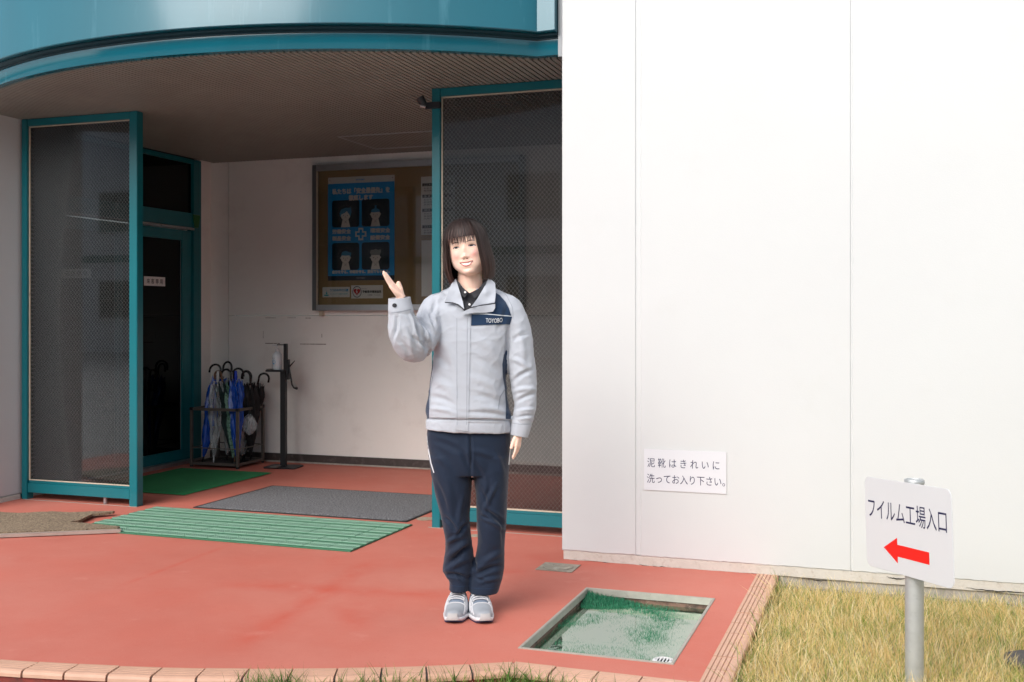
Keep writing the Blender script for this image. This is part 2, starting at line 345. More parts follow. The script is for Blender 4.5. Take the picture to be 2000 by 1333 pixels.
# ---------------------------------------------------------------- porch recess walls
pw = thing('porch_back_wall', 'beige panelled back wall of the porch behind the notice board', 'wall')
B(-5.285, -3.2, 7.88, 8.0, 1.212, 2.52).build('wall_panel', M['inner_wall'], pw, bevel=.002)
B(-5.285, -3.2, 7.88, 8.0, .0, 1.208).build('wall_panel', M['inner_wall'], pw, bevel=.002)
B(-3.196, -1.54, 7.88, 8.0, 1.212, 2.52).build('wall_panel', M['inner_wall'], pw, bevel=.002)
B(-3.196, -1.54, 7.88, 8.0, .0, 1.208).build('wall_panel', M['inner_wall'], pw, bevel=.002)
B(-5.47, -5.29, 7.88, 8.0, 0, 2.52).build('wall_panel', M['inner_wall'], pw, bevel=.002)
B(-6.2, -5.462, 7.742, 7.999, .0, 2.52).build('corner_pier', M['inner_wall'], pw, bevel=.002)
B(-5.46, -1.55, 7.868, 7.879, .012, .072).build('baseboard', M['baseboard'], pw, bevel=.002)
B(-5.46, -1.55, 7.862, 7.879, .0, .012).build('baseboard_foot', M['footing'], pw)
tr = mat('tape_residue', srgb(120, 108, 100), .8, spots=[(60, .5, .6, (.5, .45, .40), .9)])
for (x0, x1, z0, z1) in ((-4.93, -4.83, 1.188, 1.192), (-4.72, -4.64, 1.189, 1.192), (-4.55, -4.50, 1.186, 1.191), (-4.93, -4.79, .975, .982), (-4.60, -4.36, .972, .979), (-4.95, -4.947, 1.02, 1.08), (-4.40, -4.396, 1.03, 1.06)):
    B(x0, x1, 7.8790, 7.8805, z0, z1).build('tape_residue', tr, pw)

# ---------------------------------------------------------------- canopy: round teal fascia and slatted soffit
cp = thing('porch_canopy', 'curved glossy teal canopy fascia with brown slatted soffit above the entrance', 'canopy')
FX, FY, FR = -3.52, 7.535, 2.96
a1 = math.asin(1.83/FR)
def sweep(prof, mname, mt, segs=72, smooth=True):
    """profile (outward, z) swept along the arc, then along the short straight returns"""
    path = [(FX-2.03, FY-FR*math.cos(a1), 0, -1)] + [(FX+FR*math.sin(t), FY-FR*math.cos(t), math.sin(t), -math.cos(t)) for t in np.linspace(-a1, a1, segs)] + [(FX+1.945, FY-FR*math.cos(a1), 0, -1)]
    path[1] = (path[1][0], path[1][1], -math.sin(a1)*.5, -.9); path[-2] = (path[-2][0], path[-2][1], math.sin(a1)*.5, -.9)
    n = len(prof); vs = [(x+nx*o, y+ny*o, z) for x, y, nx, ny in path for o, z in prof]
    fs = [(i*n+k, (i+1)*n+k, (i+1)*n+(k+1) % n, i*n+(k+1) % n) for i in range(len(path)-1) for k in range(n)]
    fs += [tuple(range(n)), tuple(range((len(path)-1)*n, len(path)*n))[::-1]]
    return MB().add(vs, fs).build(mname, mt, cp, smooth=smooth)
sweep([(-.08, 3.6), (.072, 3.6), (.072, 2.615), (.068, 2.611), (-.08, 2.611)], 'upper_fascia', M['fascia'])
sweep([(-.08, 2.609), (.034, 2.609), (.034, 2.599), (.004, 2.596), (.004, 2.586), (-.08, 2.586)], 'shadow_moulding', M['teal_shade'])
sweep([(-.045, 2.584), (.0, 2.584), (.0, 2.511), (-.003, 2.507), (-.036, 2.505), (-.040, 2.509)], 'lower_fascia', M['fascia'])
# steel jamb strip between fascia and white wall
B(-1.572, -1.5485, 5.185, 5.30, 2.49, 3.6).build('jamb_strip', M['alu_dark'], cp, bevel=.002)
B(-5.55, -1.55, 4.95, 8.0, 3.5, 3.58).build('roof_slab', M['soffit_dark'], cp)
# soffit backing and single slats running into the porch
arcp = [(FX+(FR-.03)*math.sin(t), FY-(FR-.03)*math.cos(t)) for t in np.linspace(-a1, a1, 40)]
MB().prism([(-5.62, 7.99), (-5.62, 5.78), (-5.45, 5.78), (-5.45, 5.24)]+arcp+[(-1.55, 5.24), (-1.55, 7.99)], 2.515, 2.56).build('soffit_backing', M['soffit_dark'], cp)
pitch = .0325; x = -5.43; HX0, HX1, HY0, HY1 = -3.78, -3.05, 7.02, 7.62
while x < -1.575:
    xc = x+.012; d = abs(xc-FX)
    yf = (FY-math.sqrt((FR-.042)**2-d*d) if d < 1.80 else 5.26)
    segs_ = [(yf, 7.875)]
    if HX0-.012 < xc < HX1+.012: segs_ = [(yf, HY0-.012), (HY0+.012, HY1-.012), (HY1+.012, 7.875)]
    for k, (q0, q1) in enumerate(segs_):
        o = B(x, x+.0235, q0, q1, 2.500, 2.514).build('soffit_slat', M['slat'], cp)
    x += pitch
hf = MB()
hf.box(HX0-.01, HX1+.01, HY0-.011, HY0+.011, 2.496, 2.512).box(HX0-.01, HX1+.01, HY1-.011, HY1+.011, 2.496, 2.512)
hf.box(HX0-.011, HX0+.006, HY0+.0115, HY1-.0115, 2.496, 2.5145).box(HX1-.006, HX1+.011, HY0+.0115, HY1-.0115, 2.496, 2.5145)
hf.build('inspection_hatch_frame', M['alu'], cp, bevel=.001)

# ---------------------------------------------------------------- wired glass screens
def screen(label, X0, X1, mirror, edge):
    """teal steel screen in the plane Y=5.74; edge = side of the free-standing post"""
    t = thing('glass_screen', label, 'glass screen', ((X0+X1)/2, 5.74, 0), 0, 'wired glass screens either side of the entrance')
    h = (X1-X0)/2; y0, y1 = -.03, .03
    pl, pr = (.045, .060) if edge == 'r' else (.050, .045)
    B(-h, -h+pl, y0, y1, .0, 2.498).build('post', M['teal'], t, bevel=.0025, smooth=True)
    B(h-pr, h, y0, y1, .0, 2.498).build('post', M['teal'], t, bevel=.0025, smooth=True)
    B(-h+pl+.001, h-pr-.001, y0+.004, y1-.004, 2.452, 2.497).build('head_rail', M['teal'], t, bevel=.002)
    B(-h+pl+.001, h-pr-.001, y0+.004, y1-.004, .045, .108).build('bottom_rail', M['teal'], t, bevel=.0025)
    B(-h+pl+.001, h-pr-.001, y0+.014, y1-.014, .1085, .124).build('sill_bar', M['teal'], t, bevel=.002)
    gx0, gx1, gz0, gz1 = -h+pl+.010, h-pr-.006, .126, 2.450
    bd = MB(); bw = .0065
    bd.box(gx0-bw, gx1+bw, -.016, -.006, gz0-.001, gz0+bw-.001).box(gx0-bw, gx1+bw, -.016, -.006, gz1-bw, gz1)
    bd.box(gx0-bw, gx0, -.016, -.006, gz0+bw, gz1-bw-.0005).box(gx1, gx1+bw, -.016, -.006, gz0+bw, gz1-bw-.0005)
    bd.build('glazing_bead', M['bead'], t)
    B(-h+pl+.001, gx0-bw-.001, -.018, .016, .1245, 2.4515).build('inner_stile', M['teal'], t, bevel=.001)
    pane = B(gx0, gx1, -.004, .004, gz0+.007, gz1-.007).build('glass_pane', M['pane'], t)
    wm = MB(); r = .0006; w_ = gx1-gx0; hh = gz1-gz0-.014; z00 = gz0+.007; px_ = .0245
    for sgn in (1, -1):
        k = -hh*.9
        while k < w_ + hh*.9:
            # line x = k + sgn*z*0.87 clipped to the pane
            ts = []
            sl_ = .88*sgn
            za, zb = 0, hh
            xa = k if sgn > 0 else k+0
            # x(z) = k + sl_*z  (shifted for the other family)
            kk = k-hh*.0 if sgn > 0 else k+.0
            z1_, z2_ = sorted(((0-kk)/sl_, (w_-kk)/sl_)); z1_ = max(z1_, 0); z2_ = min(z2_, hh)
            if z2_-z1_ > .01:
                y = -.0012-(.0008 if sgn > 0 else 0)
                p0 = (gx0+kk+sl_*z1_, z00+z1_); p1 = (gx0+kk+sl_*z2_, z00+z2_)
                nx, nz = (z2_-z1_), -(p1[0]-p0[0]); L = math.hypot(nx, nz); nx, nz = nx/L*r, nz/L*r
                wm.add([(p0[0]+nx, y, p0[1]+nz), (p0[0]-nx, y, p0[1]-nz), (p1[0]-nx, y, p1[1]-nz), (p1[0]+nx, y, p1[1]+nz),
                        (p0[0], y-.0006, p0[1]), (p1[0], y-.0006, p1[1])], [(0, 4, 5, 3), (4, 1, 2, 5), (0, 3, 2, 1)])
            k += px_
    link('wire_mesh', wm.mesh('wire_mesh'), M['wire'], pane, kind='stuff')
    return t, h
scL, hL = screen('left wired glass screen in a teal steel frame beside the entrance door', -5.418, -4.502, False, 'r')
scR, hR = screen('right wired glass screen in a teal steel frame behind the woman', -2.481, -1.552, True, 'l')
MB().lathe([(.012, -.0), (.012, .044)], 12, (.19, 0, .0005)).build('support_leg', M['alu'], scL, smooth=True)
gs_ = link('glass_sticker', MB().add([(-.12, -.030, 0), (.12, -.030, 0), (.12, .030, 0), (-.12, .030, 0)], [(0, 1, 2, 3)]).mesh('glass_sticker'), mat('dimmed_sticker', srgb(190, 184, 178), .6), scL, mtx=frame_mtx((-.047, .0052, 1.481), (1, 0, 0), (0, 0, 1)))  # paper colour lowered to carry the dimness behind the wired pane
text('lettering', '来 客 専 用', 0, 0, .18, .036, mat('slate_ink', srgb(60, 60, 75), .6), gs_, bold=.02)
MB().lathe([(.012, -.0), (.012, .044)], 12, (-.19, 0, .0005)).build('support_leg', M['alu'], scR, smooth=True)
# little concrete sill lines under the screens
for X0, X1 in ((-5.40, -4.50), (-2.50, -1.56)):
    link('floor_joint', B(X0, X1, 5.700, 5.708, .0005, .0025).mesh('floor_joint'), M['stainless'], None, kind='structure')

# ---------------------------------------------------------------- entrance door in the left wall of the recess
dr = thing('entrance_door', 'dark glass double door in a teal frame behind the left screen', 'door', (-5.46, 0, 0))
fr = lambda y0, y1, z0, z1, nm, x0=-.05, x1=.0, mt='teal', bv=.002, par=None: B(x0, x1, y0, y1, z0, z1).build(nm, M[mt], par or dr, bevel=bv)
fr(7.634, 7.740, 0, 2.497, 'door_jamb', -.06, .004); fr(5.78, 5.86, 0, 2.497, 'door_jamb', -.06, .004)
fr(5.862, 7.632, 2.462, 2.497, 'head_jamb'); fr(5.862, 7.632, 1.935, 2.052, 'transom_bar')
B(-.03, -.022, 5.862, 7.632, 2.053, 2.461).build('transom_pane', M['dark_pane'], dr)
B(.001, .020, 5.87, 7.625, 1.912, 1.930).build('door_track', M['alu'], dr, bevel=.002)
for k in range(5): MB().lathe([(.004, 0), (.003, .0025)], 8).build('screw', M['black'], dr, mtx=Matrix.Translation((.020, 6.2+.33*k, 1.921)) @ Matrix.Rotation(PI/2, 4, 'Y'))
for (y0, y1) in ((5.865, 6.742), (6.748, 7.630)):
    lf = link('door_leaf', None, None, dr)
    g0, g1 = y0+.125, y1-.128
    if y0 < 6: g0, g1 = y0+.05, y1-.04
    else: g0 = y0+.03
    q = MB().box(-.045, -.012, y0, g0, .035, 1.905).box(-.045, -.012, g1, y1, .035, 1.905).box(-.045, -.012, g0+.0005, g1-.0005, 1.822, 1.905).box(-.045, -.012, g0+.0005, g1-.0005, .035, .118)
    q.build('leaf_frame', M['teal'], lf, bevel=.002)
    B(-.032, -.026, g0, g1, .1185, 1.8215).build('leaf_pane', M['dark_pane'], lf)
    B(-.0265, -.0225, g1-.006, g1-.001, .12, 1.82).build('glazing_bead', M['alu'], lf)
B(-.06, .03, 5.79, 7.73, .0005, .028).build('threshold', M['alu'], dr, bevel=.003)
dmt = lambda y, z: frame_mtx((-.0235, y, z), (0, 1, 0), (0, 0, 1))
for (yc, zc, w_) in ((7.165, 1.478, .26),):
    s_ = MB().add([(-w_/2, -.036, 0), (w_/2, -.036, 0), (w_/2, .036, 0), (-w_/2, .036, 0)], [(0, 1, 2, 3)]).mesh('door_sticker')
    st = link('door_sticker', s_, M['paper'], dr, mtx=frame_mtx((-.0215, yc, zc), (0, 1, 0), (0, 0, 1)), label='small white sticker with black lettering on dark glass')
    text('lettering', '来 客 専 用', 0, 0, w_*.76, .040, M['print_black'], st, bold=.02)
MB().add([(.0, -.045, .055), (.0, .045, .055), (.0, .025, -.055), (.0, -.025, -.055), (.012, -.04, .05), (.012, .04, .05), (.012, .02, -.05), (.012, -.02, -.05)],
         [(4, 5, 6, 7), (0, 1, 5, 4), (1, 2, 6, 5), (2, 3, 7, 6), (3, 0, 4, 7), (0, 3, 2, 1)]).build('green_marker', mat('green_marker_plastic', srgb(0, 90, 20), .4), dr, loc=(.005, 7.665, 1.99))
# unlit hall behind the door
hall = thing('hallway', 'unlit hallway seen through the dark entrance door', 'hallway')
h_ = MB(); X0, X1, Y0, Y1 = -8.4, -5.53, 5.2, 7.99
h_.add([(X0, Y0, 0.03), (X1, Y0, .03), (X1, Y1, .03), (X0, Y1, .03)], [(0, 1, 2, 3)]).add([(X0, Y0, 2.49), (X1, Y0, 2.49), (X1, Y1, 2.49), (X0, Y1, 2.49)], [(3, 2, 1, 0)])
h_.add([(X0, Y0, .03), (X0, Y1, .03), (X0, Y1, 2.49), (X0, Y0, 2.49)], [(0, 1, 2, 3)])
h_.build('hallway_shell', M['room'], hall)
# ================================================================= props in the porch
# ---- notice board on the back wall
nb = thing('notice_board', 'glazed notice board in an aluminium frame with a blue safety poster inside', 'notice board', (-3.55, 7.878, 1.84))
Z0, Z1, XW = -.59, .59, .905      # local half sizes
def NB(x0, x1, y0, y1, z0, z1): return B(x0, x1, -y1, -y0, z0, z1)
NB(-XW+.03, XW-.03, .001, .012, Z0+.03, Z1-.03).build('backing', M['cork'], nb)
NB(-XW, -XW+.036, .0, .058, Z0, Z1).build('frame_bar', M['alu_dark'], nb, bevel=.002)
NB(XW-.036, XW, .0, .058, Z0, Z1).build('frame_bar', M['alu_dark'], nb, bevel=.002)
NB(-XW+.0365, XW-.0365, .0, .056, Z1-.048, Z1).build('frame_bar', M['alu'], nb, bevel=.002)
NB(-XW+.0365, XW-.0365, .0, .056, Z0, Z0+.046).build('frame_bar', M['alu'], nb, bevel=.002)
NB(-XW+.0365, -XW+.043, .03, .052, Z0+.047, Z1-.049).build('glazing_bead', M['bead'], nb)
NB(-XW+.045, XW-.038, .040, .044, Z0+.047, Z1-.049).build('glass_pane', M['board_pane'], nb)
NB(-XW+.05, -XW+.085, .0, .035, Z0-.045, Z0-.004).build('wall_bracket', M['bead'], nb, bevel=.002)
def sheet(name, x0, x1, z0, z1, m, y=.016, parent=None, tag=None):
    """paper pinned inside the board: local x right, y up"""
    cx, cz = (x0+x1)/2, (z0+z1)/2; w, h = x1-x0, z1-z0
    q = MB(); nx, ny = 10, 10; gx = np.linspace(-w/2, w/2, nx); gy = np.linspace(-h/2, h/2, ny)
    vs = [(a, b, .0015*noise.noise((a*7+x0, b*6, 1))) for b in gy for a in gx]
    q.add(vs, [(j*nx+i, j*nx+i+1, (j+1)*nx+i+1, (j+1)*nx+i) for j in range(ny-1) for i in range(nx-1)])
    me = q.mesh(name, smooth='all')
    o = link(name, me, m, parent, mtx=frame_mtx((-3.55+cx, 7.878-y, 1.84+cz), (1, 0, 0), (0, 0, 1)))
    return o
def flat(name, pts, m, par, z): return link(name, poly(pts, z).mesh(name), m, par)
def blob(cx, cy, rx, ry, n=24, f=None): return [(cx+rx*math.cos(2*PI*k/n)*(f(k/n) if f else 1), cy+ry*math.sin(2*PI*k/n)*(f(k/n) if f else 1)) for k in range(n)]
px0, px1, pz0, pz1 = -.781, -.187, -.348, .487
po = sheet('safety_poster', px0, px1, pz0, pz1, M['paper'])
po['label'] = 'blue safety poster with four cartoon portraits inside the notice board'; po['category'] = 'poster'
W_, H_ = px1-px0, pz1-pz0
def U(x, y): return ((x-.5)*W_, (y-.5)*H_)      # 0..1 across, 0..1 up
zz = .0026
flat('blue_field', [U(0, .045), U(1, .045), U(1, .938), U(0, .938)], M['poster_blue'], po, zz)
flat('black_footer', [U(0, 0), U(1, 0), U(1, .045), U(0, .045)], M['poster_navy'], po, zz)
def ptext(body, x, y, w, h, m=None, bold=.14): a, b = U(x, y); return text('lettering', body, a, b, w*W_, h*H_, m or M['print_white'], po, z=zz+.0016, bold=bold)
text('lettering', 'TOYOBO', *U(.49, .968), .13*W_, .013*H_, M['poster_blue'], po, z=.0032, bold=.15)
ptext('私たちは「安全最優先」を', .5, .862, .86, .052); ptext('徹底します', .5, .796, .36, .050)
ptext('労働安全', .21, .475, .28, .042); ptext('製品安全', .21, .408, .28, .042)
ptext('環境安全', .79, .475, .29, .042); ptext('設備安全', .79, .408, .29, .042)
ptext('自分を守る。仲間を守る。素材でもテラス。', .5, .083, .86, .030)
ptext('TOYOBO', .5, .022, .13, .012, M['print_grey'])
def cross(t, o_):   # outlined plus sign
    cx, cy = U(.5, .445); a, b = t, o_
    p = [(-a, -b), (-a, -a), (-b, -a), (-b, a), (-a, a), (-a, b), (a, b), (a, a), (b, a), (b, -a), (a, -a), (a, -b)]
    return [(cx+x, cy+y) for x, y in p]
flat('plus_sign', cross(.022, .050), M['print_white'], po, zz+.0006); flat('plus_centre', cross(.0105, .036), M['poster_blue'], po, zz+.0010)
for i, (ux, uy) in enumerate(((.27, .645), (.72, .645), (.27, .232), (.72, .232))):
    cx, cy = U(ux, uy); w, h = .415*W_, .262*H_
    flat('portrait_box', rrect(w, h, .022, 5, cx, cy), M['poster_navy'], po, zz+.0004)
    q = MB()
    for k in range(34):
        a = 2*PI*k/34; r0, r1 = .062, .078+.028*random.random(); da_ = .012
        q.add([(cx+r0*math.cos(a-da_), cy+r0*math.sin(a-da_), 0), (cx+r0*math.cos(a+da_), cy+r0*math.sin(a+da_), 0), (cx+r1*math.cos(a), cy+r1*math.sin(a), 0)], [(0, 1, 2)])
    q.v = [(min(max(x, cx-w/2+.004), cx+w/2-.004), min(max(y, cy-h/2+.004), cy+h/2-.004), zz+.0007) for x, y, _ in q.v]
    q.build('burst_lines', M['print_grey'], po)
    # plain generic bust
    flat('bust', [(cx-.042, cy-h/2+.001), (cx+.042, cy-h/2+.001), (cx+.026, cy-.048), (cx-.026, cy-.048)], M['print_white'], po, zz+.0010)
    flat('face', blob(cx, cy-.014, .042, .040), M['print_white'], po, zz+.0013)
    if i != 0: flat('ears', blob(cx, cy-.012, .052, .009), M['print_white'], po, zz+.0011)
    hm = M['print_blue'] if i < 3 else M['print_grey']
    if i == 0: hp = [(cx-.048, cy-.028), (cx-.036, cy-.004), (cx-.008, cy+.006), (cx+.012, cy+.020), (cx+.03, cy-.002), (cx+.044, cy-.024), (cx+.054, cy+.012), (cx+.046, cy+.058), (cx+.034, cy+.046), (cx, cy+.048), (cx-.04, cy+.034), (cx-.054, cy+.004)]
    elif i == 1: hp = [(cx-.040, cy+.006), (cx-.02, cy+.001), (cx+.04, cy+.006), (cx+.036, cy+.022), (cx+.008, cy+.036), (cx+.010, cy+.058), (cx-.006, cy+.060), (cx-.006, cy+.036), (cx-.034, cy+.024)]
    elif i == 2: hp = [(cx-.046, cy-.012), (cx-.034, cy+.008), (cx, cy+.006), (cx+.034, cy+.008), (cx+.046, cy-.010), (cx+.052, cy+.03), (cx+.03, cy+.034), (cx+.006, cy+.046), (cx-.030, cy+.036)]
    else: hp = [(cx-.038, cy+.006), (cx+.038, cy+.006), (cx+.050, cy+.030), (cx+.046, cy+.052), (cx+.022, cy+.046), (cx+.004, cy+.058), (cx-.018, cy+.048), (cx-.040, cy+.050), (cx-.050, cy+.028)]
    flat('hair' if i < 3 else 'cap', hp, hm, po, zz+.0016)
    for sx in (-1, 1): flat('eye_dot', blob(cx+sx*.017, cy-.014, .0035, .004, 8), M['print_black'], po, zz+.0018)
    flat('nose_dot', blob(cx, cy-.022, .0028, .003, 8), M['print_black'], po, zz+.0018)
    flat('mouth_line', [(cx-.008, cy-.034), (cx+.008, cy-.033), (cx+.008, cy-.031), (cx-.008, cy-.032)], M['print_black'], po, zz+.0018)
    for sx in (-1, 1): flat('collar_line', [(cx+sx*.016, cy-.050), (cx+sx*.018, cy-.050), (cx-sx*.010, cy-.078), (cx-sx*.013, cy-.078)], M['print_black'], po, zz+.0018)
for sx in (.03, .97):
    flat('pin', blob(*U(sx, .975), .004, .004, 8), M['print_black'], po, .0034)
# stickers and notices in the board
s1 = sheet('membership_sticker', -.832, -.585, -.483, -.400, M['paper']); s1['label'] = 'white sticker with light blue lettering at lower left of the notice board'; s1['category'] = 'sticker'
text('lettering', 'うつのみやCO2減', .028, .016, .165, .022, M['print_blue'], s1, z=.0026, bold=.10)
text('lettering', '省エネルギー活動参加事業所', .028, -.014, .165, .014, M['print_teal'], s1, z=.0026)
flat('boat_logo', [(-.112, -.020), (-.060, -.020), (-.070, -.030), (-.104, -.030)], M['print_teal'], s1, .0026); flat('sail_logo', [(-.094, -.016), (-.076, -.016), (-.083, .010)], M['print_teal'], s1, .0026)
s2 = sheet('health_sticker', -.572, -.289, -.493, -.388, M['paper']); s2['label'] = 'white sticker with a red heart emblem beside the light blue sticker'; s2['category'] = 'sticker'
flat('blue_ring', blob(-.088, .0, .041, .046), M['print_navy'], s2, .0024); flat('ring_inner', blob(-.088, .0, .036, .040), M['paper'], s2, .0027)
heart = [(-.088+.0019*16*math.sin(t)**3, .002+.0019*(13*math.cos(t)-5*math.cos(2*t)-2*math.cos(3*t)-math.cos(4*t))) for t in np.linspace(0, 2*PI, 28)[:-1]]
flat('heart', heart, M['print_red'], s2, .0030); flat('heart_highlight', [(-.094, .016), (-.082, .004), (-.086, -.016), (-.096, .000)], M['paper'], s2, .0033)
text('lettering', '私たちは', -.022, .026, .045, .010, M['print_black'], s2, z=.0026)
text('lettering', '宇都宮市環境協定', .045, .001, .165, .020, M['print_black'], s2, z=.0026, bold=.10)
text('lettering', 'を締結しています。', .065, -.026, .115, .012, M['print_black'], s2, z=.0026)
n1 = sheet('notice_sheet', .042, .33, .002, .460, M['paper']); n1['label'] = 'white notice with black headings, upper sheet beside the right screen post'; n1['category'] = 'notice'
for k, (zt, ttl) in enumerate(((.165, 'こころ'), (.075, '品 質'), (-.035, '環境'), (-.165, 'コスト'))):
    flat('heading_bar', [(-.132, zt-.012), (.13, zt-.012), (.13, zt+.012), (-.132, zt+.012)], M['print_black'], n1, .0024)
    text('lettering', ttl, -.09, zt, .055, .016, M['paper'], n1, z=.0028)
    for j in range(3 if k in (1, 2) else 2):
        text('lettering', ('安全を守り行動する', '整理整頓を徹底する', '品質を高める努力')[j], -.01, zt-.028-.019*j, .22, .012, M['print_black'], n1, z=.0026)
n2 = sheet('notice_sheet', .046, .33, -.480, -.040, M['paper']); n2['label'] = 'plain white notice, lower sheet beside the right screen post'; n2['category'] = 'notice'
text('lettering', 'お知らせ', .05, .13, .10, .02, M['print_red'], n2, z=.0026)

# ---- umbrella stand and umbrellas
us = thing('umbrella_stand', 'square grey metal umbrella stand full of umbrellas by the entrance door', 'umbrella stand', (-5.095, 7.585, 0), R(1.5))
hs, ht, r_ = .21, .475, .011
stm = mat('umbrella_stand_steel', srgb(108, 100, 94), .45, metal=.35, vary=.15, vscale=14)
for sx in (-1, 1):
    for sy in (-1, 1):
        B(sx*(hs)-r_, sx*hs+r_, sy*.19-r_, sy*.19+r_, .014, ht-.024).build('leg', stm, us, bevel=.002)
        B(sx*(hs)-r_-.002, sx*hs+r_+.002, sy*.19-r_-.002, sy*.19+r_+.002, ht-.0235, ht+.002).build('corner_cap', M['black'], us, bevel=.003)
        MB().lathe([(.012, 0), (.014, .0135)], 10, (sx*hs, sy*.19, 0)).build('foot', M['black_rubber'], us, smooth=True)
for z in (.030, ht-.012):
    for sy in (-1, 1): B(-hs+r_+.003, hs-r_-.003, sy*.19-r_+.001, sy*.19+r_-.001, z-.011, z+.0105).build('rail', stm, us, bevel=.002)
    for sx in (-1, 1): B(sx*hs-r_+.001, sx*hs+r_-.001, -.19+r_+.003, .19-r_-.003, z-.011, z+.0105).build('rail', stm, us, bevel=.002)
for sy in (-1, 1): B(-hs+r_, hs-r_, sy*.19-.004, sy*.19+.004, .150, .157).build('cross_bar', stm, us)
for sx in (-1, 1): B(sx*hs-.004, sx*hs+.004, -.19+r_, .19-r_, .150, .157).build('cross_bar', stm, us)
B(-hs+r_, hs-r_, -.178, .178, .0195, .024).build('drip_tray', M['black'], us)
def vinyl(name, col, a, rough=.25):
    m = bpy.data.materials.new(name); m.use_nodes = True; n = m.node_tree.nodes; l = m.node_tree.links; p = n['Principled BSDF']
    p.inputs['Base Color'].default_value = (*col, 1); p.inputs['Roughness'].default_value = rough; p.inputs['Coat Weight'].default_value = .5
    t = n.new('ShaderNodeTexNoise'); t.inputs['Scale'].default_value = 18; t.inputs['Detail'].default_value = 4
    mp = n.new('ShaderNodeMapping'); mp.inputs['Scale'].default_value = (3, 3, .5); tc = n.new('ShaderNodeTexCoord'); l.new(tc.outputs['Object'], mp.inputs[0]); l.new(mp.outputs[0], t.inputs[0])
    r = n.new('ShaderNodeMapRange'); r.inputs[1].default_value = .35; r.inputs[2].default_value = .7; r.inputs[3].default_value = a-.18; r.inputs[4].default_value = a+.22; l.new(t.outputs[0], r.inputs[0])
    l.new(r.outputs[0], p.inputs['Alpha'])
    b = n.new('ShaderNodeBump'); b.inputs['Strength'].default_value = .5; b.inputs['Distance'].default_value = .01; l.new(t.outputs[0], b.inputs['Height']); l.new(b.outputs[0], p.inputs['Normal'])
    return m
V_clear = vinyl('clear_vinyl', (.62, .66, .67), .42); V_blue = vinyl('blue_vinyl', srgb(8, 80, 190), .88); V_green = mat('dark_green_nylon', srgb(30, 52, 52), .7, vary=.2, vscale=20)
V_black = mat('black_nylon', (.018, .018, .02), .75, vary=.2, vscale=20); V_plaid = mat('green_plaid_vinyl', srgb(120, 160, 140), .5, vary=.3, vscale=60, spots=[(40, .5, .56, srgb(40, 90, 70), .8)])
H_black = mat('black_plastic_handle', (.010, .010, .012), .22); H_wood = mat('brown_wooden_handle', srgb(120, 84, 60), .45, vary=.2, vscale=30); H_blue = mat('blue_plastic_handle', srgb(12, 60, 200), .3); H_white = M['white_plastic']
def umbrella(label, base, top, hang, hm, vm, hr=.040, hl=.07, hook=True, fat=.034, loc0=us):
    """furled umbrella standing at base (rack-local x,y,z), shaft end at top, crook turned by angle hang"""
    hl -= .02; b = Vector(base)+Vector((-5.095, 7.585, 0)); tt = Vector(top)+Vector((-5.095, 7.585, 0)); ax = (tt-b); L = ax.length
    t = thing('umbrella', label, 'umbrella', b, 0, 'umbrellas in the stand')
    q = Vector((0, 0, 1)).rotation_difference(ax.normalized()); t.rotation_mode = 'QUATERNION'; t.rotation_quaternion = q @ Matrix.Rotation(hang, 3, 'Z').to_quaternion()
    MB().tube([(0, 0, .05), (0, 0, L)], .0045, 8).build('shaft', M['alu'], t, smooth=True)
    MB().lathe([(.003, 0), (.006, .012), (.006, .06)], 10).build('ferrule', hm, t, smooth=True)
    # pleated furled canopy, fattest near the top, frilled edge
    nk, nz_ = 48, 22; vs = []; ph = random.random()*6
    for i in range(nz_):
        u = i/(nz_-1); z = .045+u*(L*.955-.045); r0 = .007+1.22*fat*math.sin(min(u*1.25, 1)*PI/2)**.8*(1 if u < .86 else 1-(u-.86)*1.6)
        for k in range(nk):
            a = 2*PI*k/nk; tw = a+u*1.6+ph
            r = r0*(1+.22*math.sin(8*tw)*(.4+u)+.10*math.sin(3*tw+u*9)+.06*math.sin(17*a+u*6))
            zf = z+(.022*math.sin(8*tw)+.01*math.sin(19*a))*(u > .97)
            vs.append((r*math.cos(a), r*math.sin(a), zf))
    fs = [(i*nk+k, i*nk+(k+1) % nk, (i+1)*nk+(k+1) % nk, (i+1)*nk+k) for i in range(nz_-1) for k in range(nk)]
    cn = MB().add(vs, fs).build('canopy', vm, t, smooth=True)
    MB().lathe([(fat*1.0, L*.42), (fat*1.06, L*.42+.008), (fat*1.0, L*.42+.016)], 16, cap=False).build('tie_strap', vm, cn, smooth=True)
    rb = MB()
    for k in range(8):
        a = 2*PI*k/8+ph; r = fat*.75; rb.tube([(r*math.cos(a), r*math.sin(a), L*.94), (r*1.15*math.cos(a), r*1.15*math.sin(a), L*.955+.03)], .0022, 5)
    rb.build('rib_tips', hm if hm is not H_wood else M['alu'], t)
    if hook:
        pts = [(0, 0, L-.01), (0, 0, L+hl)]+[(hr-hr*math.cos(a), 0, L+hl+hr*math.sin(a)) for a in np.linspace(.25, PI, 12)]+[(2*hr, 0, L+hl-.028)]
        MB().tube(pts, .0085, 10).build('handle', hm, t, smooth=True)
    else: MB().tube([(0, 0, L-.01), (0, 0, L+hl), (0, 0, L+hl+.05)], [.010, .013, .010], 10).build('handle', hm, t, smooth=True)
    return t
umbrella('black crook umbrella at the left of the stand, tallest handle, clear top', (-.02, .02, .03), (-.02, .08, .70), 2.9, H_black, V_clear, .050, .10)
umbrella('blue furled vinyl umbrella leaning at the left front corner of the stand', (-.15, -.13, .03), (-.09, .02, .72), 3.4, H_black, V_blue, .045, .06, fat=.040)
umbrella('clear vinyl umbrella with a white ferrule standing at the front of the stand', (-.045, -.13, .03), (-.055, -.06, .68), .5, H_white, V_clear, .03, .05, hook=False, fat=.036)
